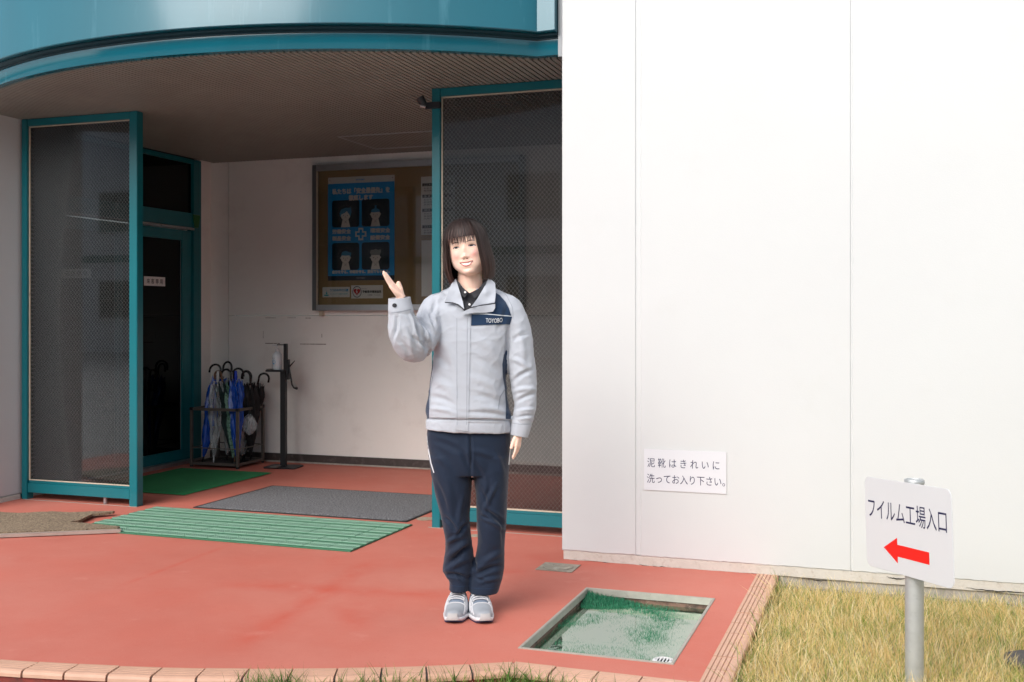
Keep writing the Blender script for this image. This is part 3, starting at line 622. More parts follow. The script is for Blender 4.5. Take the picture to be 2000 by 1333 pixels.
umbrella('dark green umbrella with a brown wooden crook handle', (.10, -.05, .03), (-.03, -.03, .68), 3.0, H_wood, V_green, .036, .07, fat=.040)
umbrella('clear umbrella with a green plaid stripe and black crook in mid stand', (.12, -.10, .03), (.05, -.03, .68), 3.1, H_black, V_plaid, .045, .075, fat=.028)
umbrella('clear vinyl umbrella with a white straight handle in mid stand', (.03, .04, .03), (.03, .03, .69), 1.0, H_white, V_clear, .03, .03, hook=False, fat=.036)
umbrella('clear vinyl umbrella with the wide black crook over the middle of the stand', (.10, .06, .03), (.075, -.02, .67), .35, H_black, V_clear, .040, .09, fat=.038)
umbrella('bright blue umbrella with blue handle at the right front corner of the stand', (.18, -.14, .03), (.11, -.05, .70), 1.2, H_blue, V_blue, .03, .035, hook=False, fat=.034)
umbrella('clear umbrella with a thin black crook at the right rear of the stand', (.06, .13, .03), (.15, .10, .66), 3.2, H_black, V_clear, .042, .07, fat=.036)
umbrella('black nylon umbrella with a black crook leaning over the right rail', (.14, .12, .03), (.20, .02, .66), 3.0, H_black, V_black, .040, .075, fat=.040)
umbrella('second black nylon umbrella, its crook beside the sanitiser bottle', (.05, .16, .03), (.22, .10, .66), .4, H_black, V_black, .040, .07, fat=.038)
# small folded clear cover hooked on the right rail
ucov = thing('umbrella', 'small crumpled clear umbrella hooked over the right rail of the stand', 'umbrella', (-4.875, 7.56, .25), 0, 'umbrellas in the stand')
vs = []; nk = 20
for i in range(10):
    u = i/9; r0 = .008+.052*math.sin(u*PI)**.8
    vs += [(r0*(1+.25*math.sin(5*2*PI*k/nk+u*4))*math.cos(2*PI*k/nk), .7*r0*math.sin(2*PI*k/nk), u*.17) for k in range(nk)]
MB().add(vs, [(i*nk+k, i*nk+(k+1) % nk, (i+1)*nk+(k+1) % nk, (i+1)*nk+k) for i in range(9) for k in range(nk)]).build('canopy', V_clear, ucov, smooth=True)
MB().tube([(0, 0, .165)]+[(-.018+.018*math.cos(a), 0, .20+.022*math.sin(a)) for a in np.linspace(0, PI*.95, 9)], .004, 8).build('handle', H_black, ucov, smooth=True)

# ---- foot-operated sanitiser stand
sd = thing('sanitizer_stand', 'black foot-operated sanitiser stand on a flat base beside the umbrella stand', 'stand', (-4.585, 7.60, 0), R(8))
B(-.022, .022, -.022, .022, .012, .765).build('column', M['black'], sd, bevel=.003)
B(.004, .030, -.016, .016, .765, .985).build('back_post', M['black'], sd, bevel=.002)
B(.028, .046, -.020, .020, .70, .86).build('side_plate', M['black'], sd, bevel=.002)
MB().prism(rrect(.27, .21, .03, 5), 0.0005, .010).build('base_plate', M['black'], sd, bevel=.001)
B(-.06, .0, -.13, -.04, .012, .022).build('foot_pedal', mat('grey_pedal', (.12, .11, .10), .5), sd, bevel=.002)
MB().prism(rrect(.16, .12, .015, 4, -.055, 0), .762, .776).build('tray', M['black'], sd, bevel=.002)
MB().tube([(-.13, 0, .777), (-.14, -.02, .781), (-.10, -.055, .785), (-.06, -.06, .785)], .0035, 8).build('tray_wire', M['alu'], sd, smooth=True)
B(-.055, .01, -.010, .010, .972, .980).build('press_arm', M['black'], sd, bevel=.001)
MB().tube([(.046, 0, .79), (.075, -.01, .66), (.09, -.01, .635), (.12, -.02, .632)], [.008, .007, .006, .012], 8).build('drip_arm', M['black'], sd, smooth=True)
MB().tube([(.046, 0, .80), (.075, 0, .83), (.095, 0, .85)], [.008, .005, .003], 8).build('lever', M['black'], sd, smooth=True)
bt = thing('sanitizer_bottle', 'clear pump bottle of hand sanitiser on the black stand', 'bottle', (-4.640, 7.593, .777), R(8))
bm_ = mat('translucent_bottle', (.74, .80, .84), .2, vary=.05); bm_.node_tree.nodes['Principled BSDF'].inputs['Alpha'].default_value = .92
MB().lathe([(.001, 0), (.036, .001), (.039, .006), (.039, .105), (.036, .122), (.022, .138), (.014, .144), (.014, .150)], 32).build('bottle_body', bm_, bt, smooth=True)
MB().lathe([(.016, .1505), (.016, .166), (.010, .170), (.006, .172), (.006, .190)], 20).build('pump_collar', M['white_plastic'], bt, smooth=True)
MB().tube([(0, 0, .188), (-.002, 0, .196), (-.035, 0, .194), (-.042, 0, .188)], [.008, .008, .005, .004], 8).build('pump_nozzle', M['white_plastic'], bt, smooth=True)
def wrap(parent, name, pts, m, r=.0394, z=0):
    """flat print wrapped round the bottle: x along the arc, y up, facing -Y"""
    me = poly(pts).mesh(name)
    for v in me.vertices: a = v.co.x/r; zc = v.co.y; v.co = (r*math.sin(a), -r*math.cos(a), zc+z)
    return link(name, me, m, parent)
wrap(bt, 'round_logo', blob(-.014, .062, .016, .018, 20), M['print_blue'], .0396); wrap(bt, 'white_swirl', blob(-.014, .062, .008, .006, 16), M['white_plastic'], .0399)
wrap(bt, 'blue_caption', [(-.03, .088), (-.008, .088), (-.008, .096), (-.03, .096)], M['print_navy'], .0396)
wrap(bt, 'red_caption', [(-.028, .036), (.004, .036), (.004, .043), (-.028, .043)], M['print_red'], .0396)

# ---- spotlight on the right screen
cl = thing('clip_sensor', 'small black sensor clamped to the top corner of the right screen frame', 'sensor', (-2.478, 5.70, 2.40))
B(-.040, .055, -.012, .012, -.018, .018).build('clamp', M['black'], cl, bevel=.003)
MB().tube([(-.035, -.01, -.005), (-.062, -.03, .045)], [.018, .026], 14).build('head', M['black'], cl, smooth=True)
MB().tube([(-.030, -.02, -.010), (-.055, -.035, -.004)], [.008, .010], 10).build('bracket', M['alu'], cl, smooth=True)

# ---- mats
def flatmat(name, label, cat, x0, x1, y0, y1, th, m, rim=None, rz=0):
    cx, cy = (x0+x1)/2, (y0+y1)/2; t = thing(name, label, cat, (cx, cy, .0), rz)
    w, d = (x1-x0)/2, (y1-y0)/2
    if rim:
        MB().prism(rrect(2*w, 2*d, .01, 3), .0008, th*.55).build('rubber_border', rim, t, bevel=.001)
        w -= .018; d -= .018
    nx, ny = 60, 40; gx, gy = np.linspace(-w, w, nx), np.linspace(-d, d, ny)
    ed = lambda i, n: 0 if i in (0, n-1) else 1
    vs = [(a, b, .001+(th+.0012*noise.noise((a*5+x0, b*5, 0)))*ed(i, nx)*ed(j, ny)+(1-ed(i, nx)*ed(j, ny))*th*.4) for j, b in enumerate(gy) for i, a in enumerate(gx)]
    MB().add(vs, [(j*nx+i, j*nx+i+1, (j+1)*nx+i+1, (j+1)*nx+i) for j in range(ny-1) for i in range(nx-1)]).build('pile', m, t, smooth='all')
    return t
flatmat('carpet_mat', 'speckled grey carpet mat with dark rubber edge between the two screens', 'mat', -4.155, -2.678, 5.80, 6.735, .008, M['carpet'], M['black_rubber'])
flatmat('turf_mat', 'deep green turf mat on the floor in front of the entrance door', 'mat', -5.30, -4.485, 6.17, 7.27, .010, M['turf'])
# interlocking green drain tiles
gt = thing('drain_mat', 'light green mat of ridged interlocking tiles on the red floor', 'mat', (-4.366, 4.975, 0), R(-.2))
tw, td, n_x, n_y = 1.757/12, .755/5, 12, 5
q = MB(); q.box(.0012, tw-.0012, .0012, td-.0012, .001, .007)
rb = MB()
for yy in (.030, .105):
    rb.box(.0022, tw-.0022, yy, yy+.016, .0072, .0115)
bl = MB()
for k in range(12):
    xx = .006+k*(tw-.012)/11.5
    for yy in (.052, .068, .084, .127): bl.box(xx, xx+.0045, yy, yy+.010, .0072, .0115)
tme = q.mesh('tile'); tme.materials.append(M['tile_green']); rme = rb.mesh('ridge'); rme.materials.append(M['tile_rib']); bme = bl.mesh('bristles'); bme.materials.append(M['tile_rib'])
for i in range(n_x):
    for j in range(n_y):
        o = link('tile', tme, None, gt, loc=(i*tw, j*td, random.uniform(0, .0012)), rot=(0, 0, random.uniform(-.004, .004)))
        link('ridge', rme, None, o); link('bristles', bme, None, o, kind='stuff')
# coir mat with torn corner and metal strip, lying askew over the tiles
cm = thing('coir_mat', 'torn brown coir mat with a metal edge strip at the left edge of the photo', 'mat', (0, 0, 0))
outline = [(-4.075, 5.005), (-4.62, 4.655), (-5.5, 4.10), (-5.85, 4.80), (-5.30, 5.05), (-5.05, 5.157), (-4.88, 5.215), (-4.77, 5.29), (-4.64, 5.318), (-4.44, 5.43), (-4.432, 5.395), (-4.50, 5.30), (-4.47, 5.22), (-4.44, 5.12), (-4.46, 5.065), (-4.30, 5.055), (-4.09, 5.040)]
cq = MB().prism([(x+.006*noise.noise((x*25, y*25, 0)), y+.006*noise.noise((y*25, x*25, 4))) for x, y in outline], .012, .027)
me = cq.mesh('coir'); bm = bmesh.new(); bm.from_mesh(me); bmesh.ops.triangulate(bm, faces=bm.faces); bmesh.ops.subdivide_edges(bm, edges=bm.edges, cuts=6, use_grid_fill=True)
for v in bm.verts: v.co.z += .006*noise.noise((v.co.x*6, v.co.y*6, 2))+.003*noise.noise((v.co.x*40, v.co.y*40, 2))
bm.to_mesh(me); bm.free(); link('coir', me, M['coir'], cm)
dv = Vector((-4.62+4.055, 4.655-5.005, 0)).normalized(); nv = Vector((dv.y, -dv.x, 0))
p0 = Vector((-4.050, 5.003, .014)); p1 = p0+dv*1.75
nrm = Vector((-dv.y, dv.x, 0)); nrm = nrm if nrm.y < 0 else -nrm
stq = MB()
for k, (o_, z_) in enumerate(((.002, .002), (.016, .0))):
    a, b = p0+nrm*(o_), p1+nrm*(o_); w = nrm*.012
    stq.add([a+Vector((0, 0, -.009)), b+Vector((0, 0, -.009)), b+w+Vector((0, 0, -.009)), a+w+Vector((0, 0, -.009)), a+Vector((0, 0, .011-z_*2-k*.004)), b+Vector((0, 0, .011-k*.004)), b+w+Vector((0, 0, .011-k*.004)), a+w+Vector((0, 0, .011-k*.004))],
            [(0, 3, 2, 1), (4, 5, 6, 7), (0, 1, 5, 4), (1, 2, 6, 5), (2, 3, 7, 6), (3, 0, 4, 7)])
stq.build('edge_strip', mat('weathered_edge_strip', srgb(170, 155, 145), .5, metal=.3, vary=.15, vscale=20), cm)

# ---- floor fittings
for (x, y, r, lab) in ((-2.62, 5.93, .052, 'round grey floor cap by the foot of the right screen post'), (-2.155, 5.565, .036, 'small round metal floor cap seen between her legs')):
    fc = thing('floor_cap', lab, 'floor cap', (x, y, .0015))
    MB().lathe([(r, 0), (r, .0015), (r*.93, .0030), (r*.82, .0022), (r*.80, .0022), (r*.1, .0028)], 32).build('cover', mat('grey_cap', srgb(168, 150, 130), .6, vary=.2, vscale=30, spots=[(40, .5, .7, (.12, .13, .12), .6)]), fc, smooth=True)
    MB().lathe([(r*.16, .0029), (r*.12, .0040)], 12).build('screw', M['alu'], fc, smooth=True)
uc = thing('utility_cover', 'square grey metal utility cover with a round lid in the red floor', 'manhole cover', (-1.512, 4.992, .001))
cvm = mat('dull_metal_cover', srgb(152, 144, 130), .55, metal=.25, vary=.15, vscale=14, spots=[(30, .54, .7, srgb(205, 195, 175), .7), (12, .56, .72, srgb(100, 96, 88), .6)])
B(-.09, .09, -.08, .08, 0, .0035).build('frame', cvm, uc, bevel=.001)
MB().lathe([(.071, .0036), (.071, .0055), (.067, .0058), (.001, .0058)], 40).build('lid', cvm, uc, smooth=True)
MB().lathe([(.0725, .0036), (.0715, .0038)], 40, cap=True).build('seam', M['mortar'], uc)
MB().lathe([(.004, .0059), (.004, .0062)], 8, (-.03, .02, 0)).build('lift_hole', M['mortar'], uc)
for k in range(4): B(-.012+.0*k, .016, -.050+.009*k, -.046+.009*k, .0059, .0066).build('raised_mark', M['stainless'], uc)

# ---- boot-washing basin sunk in the floor
bs = thing('boot_wash_basin', 'sunken steel-edged boot wash basin full of water with green turf inside', 'basin', ((PX0+PX1)/2, (PY0+PY1)/2, 0))
hx, hy = (PX1-PX0)/2, (PY1-PY0)/2; DEP = -.064
rustw = mat('rusty_basin_wall', srgb(120, 92, 78), .75, vary=.3, vscale=14, bump=.6, bscale=60, spots=[(18, .5, .64, (.035, .025, .02), .85), (40, .58, .7, (.45, .38, .3), .5)])
edge = .012
ring = MB().box(-hx, hx, -hy, -hy+edge, -.026, .004).box(-hx, hx, hy-edge, hy, -.026, .004).box(-hx, -hx+edge, -hy+edge+.0005, hy-edge-.0005, -.026, .004).box(hx-edge, hx, -hy+edge+.0005, hy-edge-.0005, -.026, .004)
ring.build('steel_frame', M['stainless'], bs, bevel=.0015)
wl_ = MB().box(-hx-.01, hx+.01, -hy-.01, -hy+.003, DEP, -.0265).box(-hx-.01, hx+.01, hy-.003, hy+.01, DEP, -.0265).box(-hx-.01, -hx+.003, -hy+.0035, hy-.0035, DEP, -.0265).box(hx-.003, hx+.01, -hy+.0035, hy-.0035, DEP, -.0265)
wl_.build('basin_wall', rustw, bs)
B(-hx-.01, hx+.01, -hy-.01, hy+.01, DEP-.01, DEP).build('basin_bottom', mat('dark_green_basin_bottom', srgb(20, 62, 42), .8, vary=.3, vscale=20), bs)
# bristly turf sheet on the bottom, one corner lifted
g = np.random.rand(34000, 2)*[2*hx-.014, 2*hy-.014]+[-hx+.007, -hy+.007]; N = len(g)
def lift(x, y):
    u = max(0, 1-math.hypot((x+hx)/.26, (y-hy)/.16)); return .046*u**.8+.010*noise.noise((x*5, y*4, 0))+.004*noise.noise((x*22, y*22, 0))
zb = np.array([DEP+.006+lift(x, y) for x, y in g]); an = np.random.rand(N)*2*PI; hgt = .008+.011*np.random.rand(N); lean = (np.random.rand(N, 2)-.5)*.014; wv = .0014
V = np.empty((N, 3, 3)); V[:, 0, 0] = g[:, 0]-wv*np.cos(an); V[:, 0, 1] = g[:, 1]-wv*np.sin(an); V[:, 1, 0] = g[:, 0]+wv*np.cos(an); V[:, 1, 1] = g[:, 1]+wv*np.sin(an)
V[:, 0, 2] = V[:, 1, 2] = zb; V[:, 2, 0] = g[:, 0]+lean[:, 0]; V[:, 2, 1] = g[:, 1]+lean[:, 1]; V[:, 2, 2] = zb+hgt
def tri_mesh(name, V, k=3):
    n = len(V); me = bpy.data.meshes.new(name); me.vertices.add(n*k); me.vertices.foreach_set('co', V.astype(np.float32).ravel())
    return me
me = tri_mesh('turf_bristles', V); me.loops.add(N*3); me.loops.foreach_set('vertex_index', np.arange(N*3)); me.polygons.add(N); me.polygons.foreach_set('loop_start', np.arange(N)*3); me.polygons.foreach_set('loop_total', np.full(N, 3)); me.update(calc_edges=True); me.validate()
link('turf_bristles', me, mat('wet_green_bristles', srgb(44, 122, 88), .5, vary=.35, vscale=300), bs, kind='stuff')
nx, ny = 36, 56; gx, gy = np.linspace(-hx+.005, hx-.005, nx), np.linspace(-hy+.005, hy-.005, ny)
MB().add([(a, b, DEP+.005+lift(a, b)) for b in gy for a in gx], [(j*nx+i, j*nx+i+1, (j+1)*nx+i+1, (j+1)*nx+i) for j in range(ny-1) for i in range(nx-1)]).build('turf_sheet', mat('dark_green_turf_sheet', srgb(36, 88, 64), .7, vary=.3, vscale=60), bs, smooth='all')
wm_ = bpy.data.materials.new('basin_water'); wm_.use_nodes = True; n = wm_.node_tree.nodes; l = wm_.node_tree.links; n.remove(n['Principled BSDF'])
tr_ = n.new('ShaderNodeBsdfTransparent'); tr_.inputs[0].default_value = (.52, .68, .58, 1); gl = n.new('ShaderNodeBsdfGlossy'); gl.inputs['Roughness'].default_value = .03; gl.inputs[0].default_value = (.62, .74, .66, 1)
fr_ = n.new('ShaderNodeFresnel'); fr_.inputs[0].default_value = 1.33; mu = n.new('ShaderNodeMath'); mu.operation = 'MULTIPLY_ADD'; mu.inputs[1].default_value = 1.0; mu.inputs[2].default_value = .16; mu.use_clamp = True
df = n.new('ShaderNodeBsdfDiffuse'); df.inputs[0].default_value = (.34, .44, .38, 1); m2 = n.new('ShaderNodeMixShader'); m2.inputs[0].default_value = .30
l.new(tr_.outputs[0], m2.inputs[1]); l.new(df.outputs[0], m2.inputs[2]); mx = n.new('ShaderNodeMixShader'); l.new(fr_.outputs[0], mu.inputs[0]); l.new(mu.outputs[0], mx.inputs[0]); l.new(m2.outputs[0], mx.inputs[1]); l.new(gl.outputs[0], mx.inputs[2]); l.new(mx.outputs[0], n['Material Output'].inputs[0])
tn = n.new('ShaderNodeTexNoise'); tn.inputs['Scale'].default_value = 14; bp = n.new('ShaderNodeBump'); bp.inputs['Strength'].default_value = .03; bp.inputs['Distance'].default_value = .01; l.new(tn.outputs[0], bp.inputs['Height']); l.new(bp.outputs[0], gl.inputs['Normal'])
link('water', poly([(-hx+.003, -hy+.003), (hx-.003, -hy+.003), (hx-.003, hy-.003), (-hx+.003, hy-.003)], DEP+.0185).mesh('water'), wm_, bs)
dgt = MB().lathe([(.040, .0), (.040, .006), (.034, .009), (.030, .009), (.030, .0)], 32, (hx-.067, -hy+.160, DEP+.02), cap=False)
dgt.build('drain_ring', M['white_plastic'], bs, smooth=True)
dg2 = MB()
for k in range(5):
    x_ = -.024+.012*k; hl_ = math.sqrt(.030**2-x_**2); dg2.box(hx-.067+x_-.0025, hx-.067+x_+.0025, -hy+.160-hl_, -hy+.160+hl_, DEP+.024, DEP+.028)
dg2.build('drain_grate', M['white_plastic'], bs); MB().lathe([(.029, .0205), (.001, .0206)], 20, (hx-.067, -hy+.160, DEP)).build('drain_hole', M['black'], bs)

# ---- wall notice: wash your boots
ws = thing('wall_notice', 'white notice with two lines of Japanese lettering on the white wall', 'sign', (-.937, 5.1695, .4655))
B(-.198, .198, -.0035, .0, -.100, .100).build('plate', mat('cream_plate', (.60, .60, .60), .4), ws, bevel=.001)
MT = frame_mtx((0, -.0037, 0), (1, 0, 0), (0, 0, 1))
face_ = link('notice_face', poly([(-.196, -.098), (.196, -.098), (.196, .098), (-.196, .098)]).mesh('notice_face'), mat('notice_white', (.64, .65, .68), .35), ws, mtx=MT)
text('lettering', '泥 靴 は き れ い に', -.008, .034, .345, .044, M['print_navy'], face_, bold=-.004, z=.0004)
text('lettering', '洗ってお入り下さい。', .004, -.042, .372, .044, M['print_navy'], face_, bold=-.004, z=.0004)

# ---- direction sign on a galvanised post
def camxy(l, d): return (CS*l-SN*d, SN*l+CS*d)
pxy = camxy(1.3505, 3.66)
sp = thing('direction_sign', 'white direction sign with red arrow on a galvanised post in dry grass', 'sign', (pxy[0], pxy[1], -.05))
MB().lathe([(.0302, 0), (.0302, .690)], 40).build('post', M['steel'], sp, smooth=True)
MB().lathe([(.0315, .690), (.0322, .692), (.0322, .702), (.030, .705), (.026, .705), (.025, .702), (.001, .701)], 40).build('post_cap', M['steel'], sp, smooth=True)
a_, b_ = Vector((*camxy(1.2537, 3.87), 0)), Vector((*camxy(1.378, 3.41), 0)); xd = (b_-a_+Vector((0, 0, .026))).normalized(); mid = (a_+b_)/2
SWd = (b_-a_).length; bz = .490
yd_ = Vector((0, 0, 1))-xd*xd.z; Mx = frame_mtx((mid.x-pxy[0], mid.y-pxy[1], bz+.05), xd, yd_)
bd = link('sign_board', MB().prism(rrect(SWd, .312, .028, 8), -.004, .0).mesh('sign_board', bevel=.0012), M['sign_white'], sp, mtx=Mx)
text('lettering', 'フイルム工場入口', -.002, .050, SWd*.90, .071, M['print_navy'], bd, bold=-.010, z=.0006)
ar = [(-.131, -.078), (-.052, -.035), (-.052, -.058), (.119, -.058), (.119, -.098), (-.052, -.098), (-.052, -.121)]
link('arrow', poly(ar, .0006).mesh('arrow'), M['sign_red'], bd)
# small dark stone / drain lid in the grass at the right edge
ml = thing('grass_drain', 'dark metal drain lid half hidden in the grass at the right edge', 'drain', (.50, 4.30, -.048), .3)
MB().lathe([(.13, 0), (.13, .018), (.12, .022), (.001, .022)], 28).build('lid', mat('dark_cast_iron', (.06, .055, .06), .7, vary=.3, vscale=20, bump=.8), ml, smooth=True)
# ================================================================= grass
def blades(name, P, H, WD, LEAN, COLR, mt, z0=-.05, **kw):
    """one mesh of curved tapering grass blades: P base xy, H length, WD width, LEAN xy lean, COLR rgb"""
    N = len(P); an = np.random.rand(N)*2*PI; wx, wy = np.cos(an)*WD/2, np.sin(an)*WD/2
    V = np.empty((N, 7, 3)); lv = (0, .36, .70)
    for i, t in enumerate(lv):
        c_ = t**1.7; cx = P[:, 0]+LEAN[:, 0]*c_; cy = P[:, 1]+LEAN[:, 1]*c_; cz = z0+H*(t-.18*t*t*np.minimum(1, np.hypot(LEAN[:, 0], LEAN[:, 1])/H)); k = (1, .8, .55)[i]
        V[:, 2*i] = np.stack([cx-wx*k, cy-wy*k, cz], 1); V[:, 2*i+1] = np.stack([cx+wx*k, cy+wy*k, cz], 1)
    V[:, 6] = np.stack([P[:, 0]+LEAN[:, 0], P[:, 1]+LEAN[:, 1], z0+H*.92], 1)
    me = bpy.data.meshes.new(name); me.vertices.add(N*7); me.vertices.foreach_set('co', V.astype(np.float32).ravel())
    base = np.arange(N)[:, None]*7
    q = (base+np.array([[0, 1, 3, 2, 2, 3, 5, 4, 4, 5, 6]])).ravel(); me.loops.add(len(q)); me.loops.foreach_set('vertex_index', q)
    ls = (np.arange(N)[:, None]*11+np.array([[0, 4, 8]])).ravel(); me.polygons.add(3*N); me.polygons.foreach_set('loop_start', ls); me.polygons.foreach_set('loop_total', np.tile([4, 4, 3], N))
    me.update(calc_edges=True)
    ca = me.color_attributes.new('tint', 'FLOAT_COLOR', 'POINT'); c4 = np.ones((N, 7, 4)); c4[:, :, :3] = COLR[:, None, :]; ca.data.foreach_set('color', c4.astype(np.float32).ravel())
    return link(name, me, mt, kind='stuff', **kw)
gm = bpy.data.materials.new('grass_blades'); gm.use_nodes = True; n = gm.node_tree.nodes; l = gm.node_tree.links; p = n['Principled BSDF']; p.inputs['Roughness'].default_value = .6
at_ = n.new('ShaderNodeAttribute'); at_.attribute_name = 'tint'; l.new(at_.outputs[0], p.inputs['Base Color'])
tl = n.new('ShaderNodeBsdfTranslucent'); l.new(at_.outputs[0], tl.inputs[0]); mx = n.new('ShaderNodeMixShader'); mx.inputs[0].default_value = .45
l.new(p.outputs[0], mx.inputs[1]); l.new(tl.outputs[0], mx.inputs[2]); l.new(mx.outputs[0], n['Material Output'].inputs[0])
STRAW = np.array([srgb(240, 222, 170), srgb(230, 208, 146), srgb(246, 234, 196), srgb(216, 198, 130), srgb(224, 198, 144), srgb(206, 176, 120)]); GREEN = np.array([srgb(136, 152, 66), srgb(104, 134, 52), srgb(158, 168, 84), srgb(84, 118, 46)])
def field(N, x0, x1, y0, y1, ok, green=.30, h0=.038, h1=.064):
    P = np.random.rand(N*2, 2)*[x1-x0, y1-y0]+[x0, y0]; keep = []
    for x, y in P: keep.append(ok(x, y))
    P = P[np.array(keep, bool)][:N]; n_ = len(P)
    cl = np.array([noise.noise((x*7, y*7, 0)) for x, y in P]); c2 = np.array([noise.noise((x*3+9, y*3, 5)) for x, y in P]); c3 = np.array([noise.noise((x*9+3, y*9, 8)) for x, y in P])
    H = (h0+h1*np.random.rand(n_)**1.3)*(1+.35*cl)
    ang = 2*PI*np.random.rand(n_); mag = H*(.15+.75*np.random.rand(n_)**1.2)
    LE = np.stack([np.cos(ang)*mag+.3*c2*H, np.sin(ang)*mag-.12*H+.3*c3*H], 1)
    isg = np.random.rand(n_) < np.clip(green*(1+1.8*c3), 0, 1)
    C = STRAW[np.random.randint(0, 6, n_)]*(.95+.25*np.random.rand(n_, 1)); G_ = GREEN[np.random.randint(0, 4, n_)]*(1.0+.4*np.random.rand(n_, 1)); C[isg] = G_[isg]
    H[isg] *= .85; WD = .0014+.0014*np.random.rand(n_)
    return P, H, WD, LE, C
hole = lambda x, y: not (abs(x-.5) < .12 and abs(y-4.30) < .12)
a_ = field(52000, -.515, 1.7, 3.15, 5.14, lambda x, y: hole(x, y) and not (x < -.49 and random.random() < .5) and not (y > 5.06 and random.random() < .5))
blades('dry_grass', *a_, gm)
# thatch in front of the kerb, with green tufts
def infront(x, y):
    e = front(x)-.10
    return y < e-.012 and y > e-.55 and (x > -1.95 or random.random() < (x+2.1)/.3)
a_ = field(11000, -2.05, -.46, 2.75, 3.5, infront, green=.22, h0=.018, h1=.03); blades('dry_grass', *a_, gm)
tx = []
for (cx, sp_, n_) in ((-2.0, .045, 60), (-1.93, .05, 110), (-1.86, .05, 70), (-1.62, .05, 60), (-1.52, .04, 50), (-1.40, .05, 40), (-1.26, .05, 60), (-1.18, .05, 90), (-1.08, .05, 60), (-.95, .06, 30), (-.8, .08, 22), (-.56, .05, 40), (-1.75, .08, 18)):
    for k in range(n_):
        x = random.gauss(cx, sp_); tx.append((x, front(x)-.105-abs(random.gauss(.012, .02))))
for k in range(220):          # tufts along the side kerb
    tx.append((-.505+abs(random.gauss(0, .02)), random.uniform(3.5, 5.1)))
P = np.array(tx); n_ = len(P); H = .045+.065*np.random.rand(n_)**1.4; H[-220:] *= 1.2; ang = 2*PI*np.random.rand(n_); mag = H*(.1+.8*np.random.rand(n_))
LE = np.stack([np.cos(ang)*mag, np.sin(ang)*mag*.7], 1); LE[-220:, 0] -= .2*H[-220:]
G2 = np.array([srgb(104, 140, 62), srgb(84, 124, 50), srgb(132, 160, 80), srgb(70, 104, 44)]); C = G2[np.random.randint(0, 4, n_)]*(.8+.4*np.random.rand(n_, 1)); C[-220:] = np.where(np.random.rand(220, 1) < .6, STRAW[np.random.randint(0, 6, 220)], C[-220:])
blades('green_grass', P, H, .0026+.0018*np.random.rand(n_), LE, C, gm)
# ================================================================= across the yard (seen only in reflections)
ob = thing('factory_building', 'pale factory building across the yard, reflected in the dark glass', 'building', (4, -20, 0))
fw = mat('factory_cladding', (.66, .67, .68), .6, vary=.05); 
B(-40, 22, -6, 0, -.05, 8.3).build('wall', fw, ob); B(-40.2, 22.2, -6.2, .25, 8.3, 8.6).build('roof', mat('factory_roof', (.06, .16, .18), .4), ob)
B(-40.02, 22.02, -.005, .06, 3.1, 3.35).build('band', mat('factory_band', (.02, .16, .16), .5), ob)
fgl = mat('factory_glass', (.02, .035, .04), .08)
for k in range(-5, 11):
    f_ = B(-19+3.8*k, -17.2+3.8*k, .001, .08, 1.1, 2.5).build('window', M['alu'], ob); B(-18.93+3.8*k, -17.27+3.8*k, .081, .09, 1.17, 2.43).build('pane', fgl, f_)
    f_ = B(-19+3.8*k, -17.2+3.8*k, .001, .08, 4.1, 5.6).build('window', M['alu'], ob); B(-18.93+3.8*k, -17.27+3.8*k, .081, .09, 4.17, 5.53).build('pane', fgl, f_)
# ================================================================= the woman
D0, L0 = 4.42, (915-1000)*4.42/2130
wxy = camxy(L0, D0)
def Q(px, py, dy=0.):
    d = D0+dy; return Vector(((px-1000)*d/2130-L0, dy, 1.2-(py-619)*d/2130))
pe = thing('person', 'smiling woman in a pale grey work jacket and navy trousers raising one open hand', 'person', (wxy[0], wxy[1], 0), YAW)
def ring(c, ax, ay, n=40, p=2.3):
    out = []
    for k in range(n):
        a = 2*PI*k/n; ca, sa = math.cos(a), math.sin(a)
        out.append(Vector(c)+Vector(ax)*(math.copysign(abs(ca)**(2/p), ca))+Vector(ay)*(math.copysign(abs(sa)**(2/p), sa)))
    return out
def loft(mb, rings):
    n = len(rings[0]); m = len(rings); vs = [v for r_ in rings for v in r_]
    c0 = sum(rings[0], Vector())/n; c1 = sum(rings[-1], Vector())/n
    fs = [(i*n+k, i*n+(k+1) % n, (i+1)*n+(k+1) % n, (i+1)*n+k) for i in range(m-1) for k in range(n)]
    fs += [(m*n, (k+1) % n, k) for k in range(n)]+[(m*n+1, (m-1)*n+k, (m-1)*n+(k+1) % n) for k in range(n)]
    return mb.add(vs+[c0, c1], fs)
def dense(keys, k=5):
    """smooth (Catmull-Rom) interpolation of lists of numbers"""
    K = np.array(keys, float); out = []
    for i in range(len(K)-1):
        p0, p1, p2, p3 = K[max(i-1, 0)], K[i], K[i+1], K[min(i+2, len(K)-1)]
        for j in range(k):
            t = j/k; out.append(.5*((2*p1)+(-p0+p2)*t+(2*p0-5*p1+4*p2-p3)*t*t+(-p0+3*p1-3*p2+p3)*t**3))
    out.append(K[-1]); return out
def limb(mb, keys, n=28, flat_=1.0, up=Vector((0, 1, 0)), k=5, p=2.1):
    """tube through (px,py,dy,radius_m[,flatten])"""
    D = dense([q if len(q) == 5 else (*q, flat_) for q in keys], k); P = [Q(d[0], d[1], d[2]) for d in D]; rs_ = []
    for i, c in enumerate(P):
        t = (P[min(i+1, len(P)-1)]-P[max(i-1, 0)]).normalized(); a = t.cross(up).normalized(); b = a.cross(t).normalized()
        rs_.append(ring(c, a*D[i][3], b*D[i][3]*D[i][4], n, p))
    loft(mb, rs_); return P
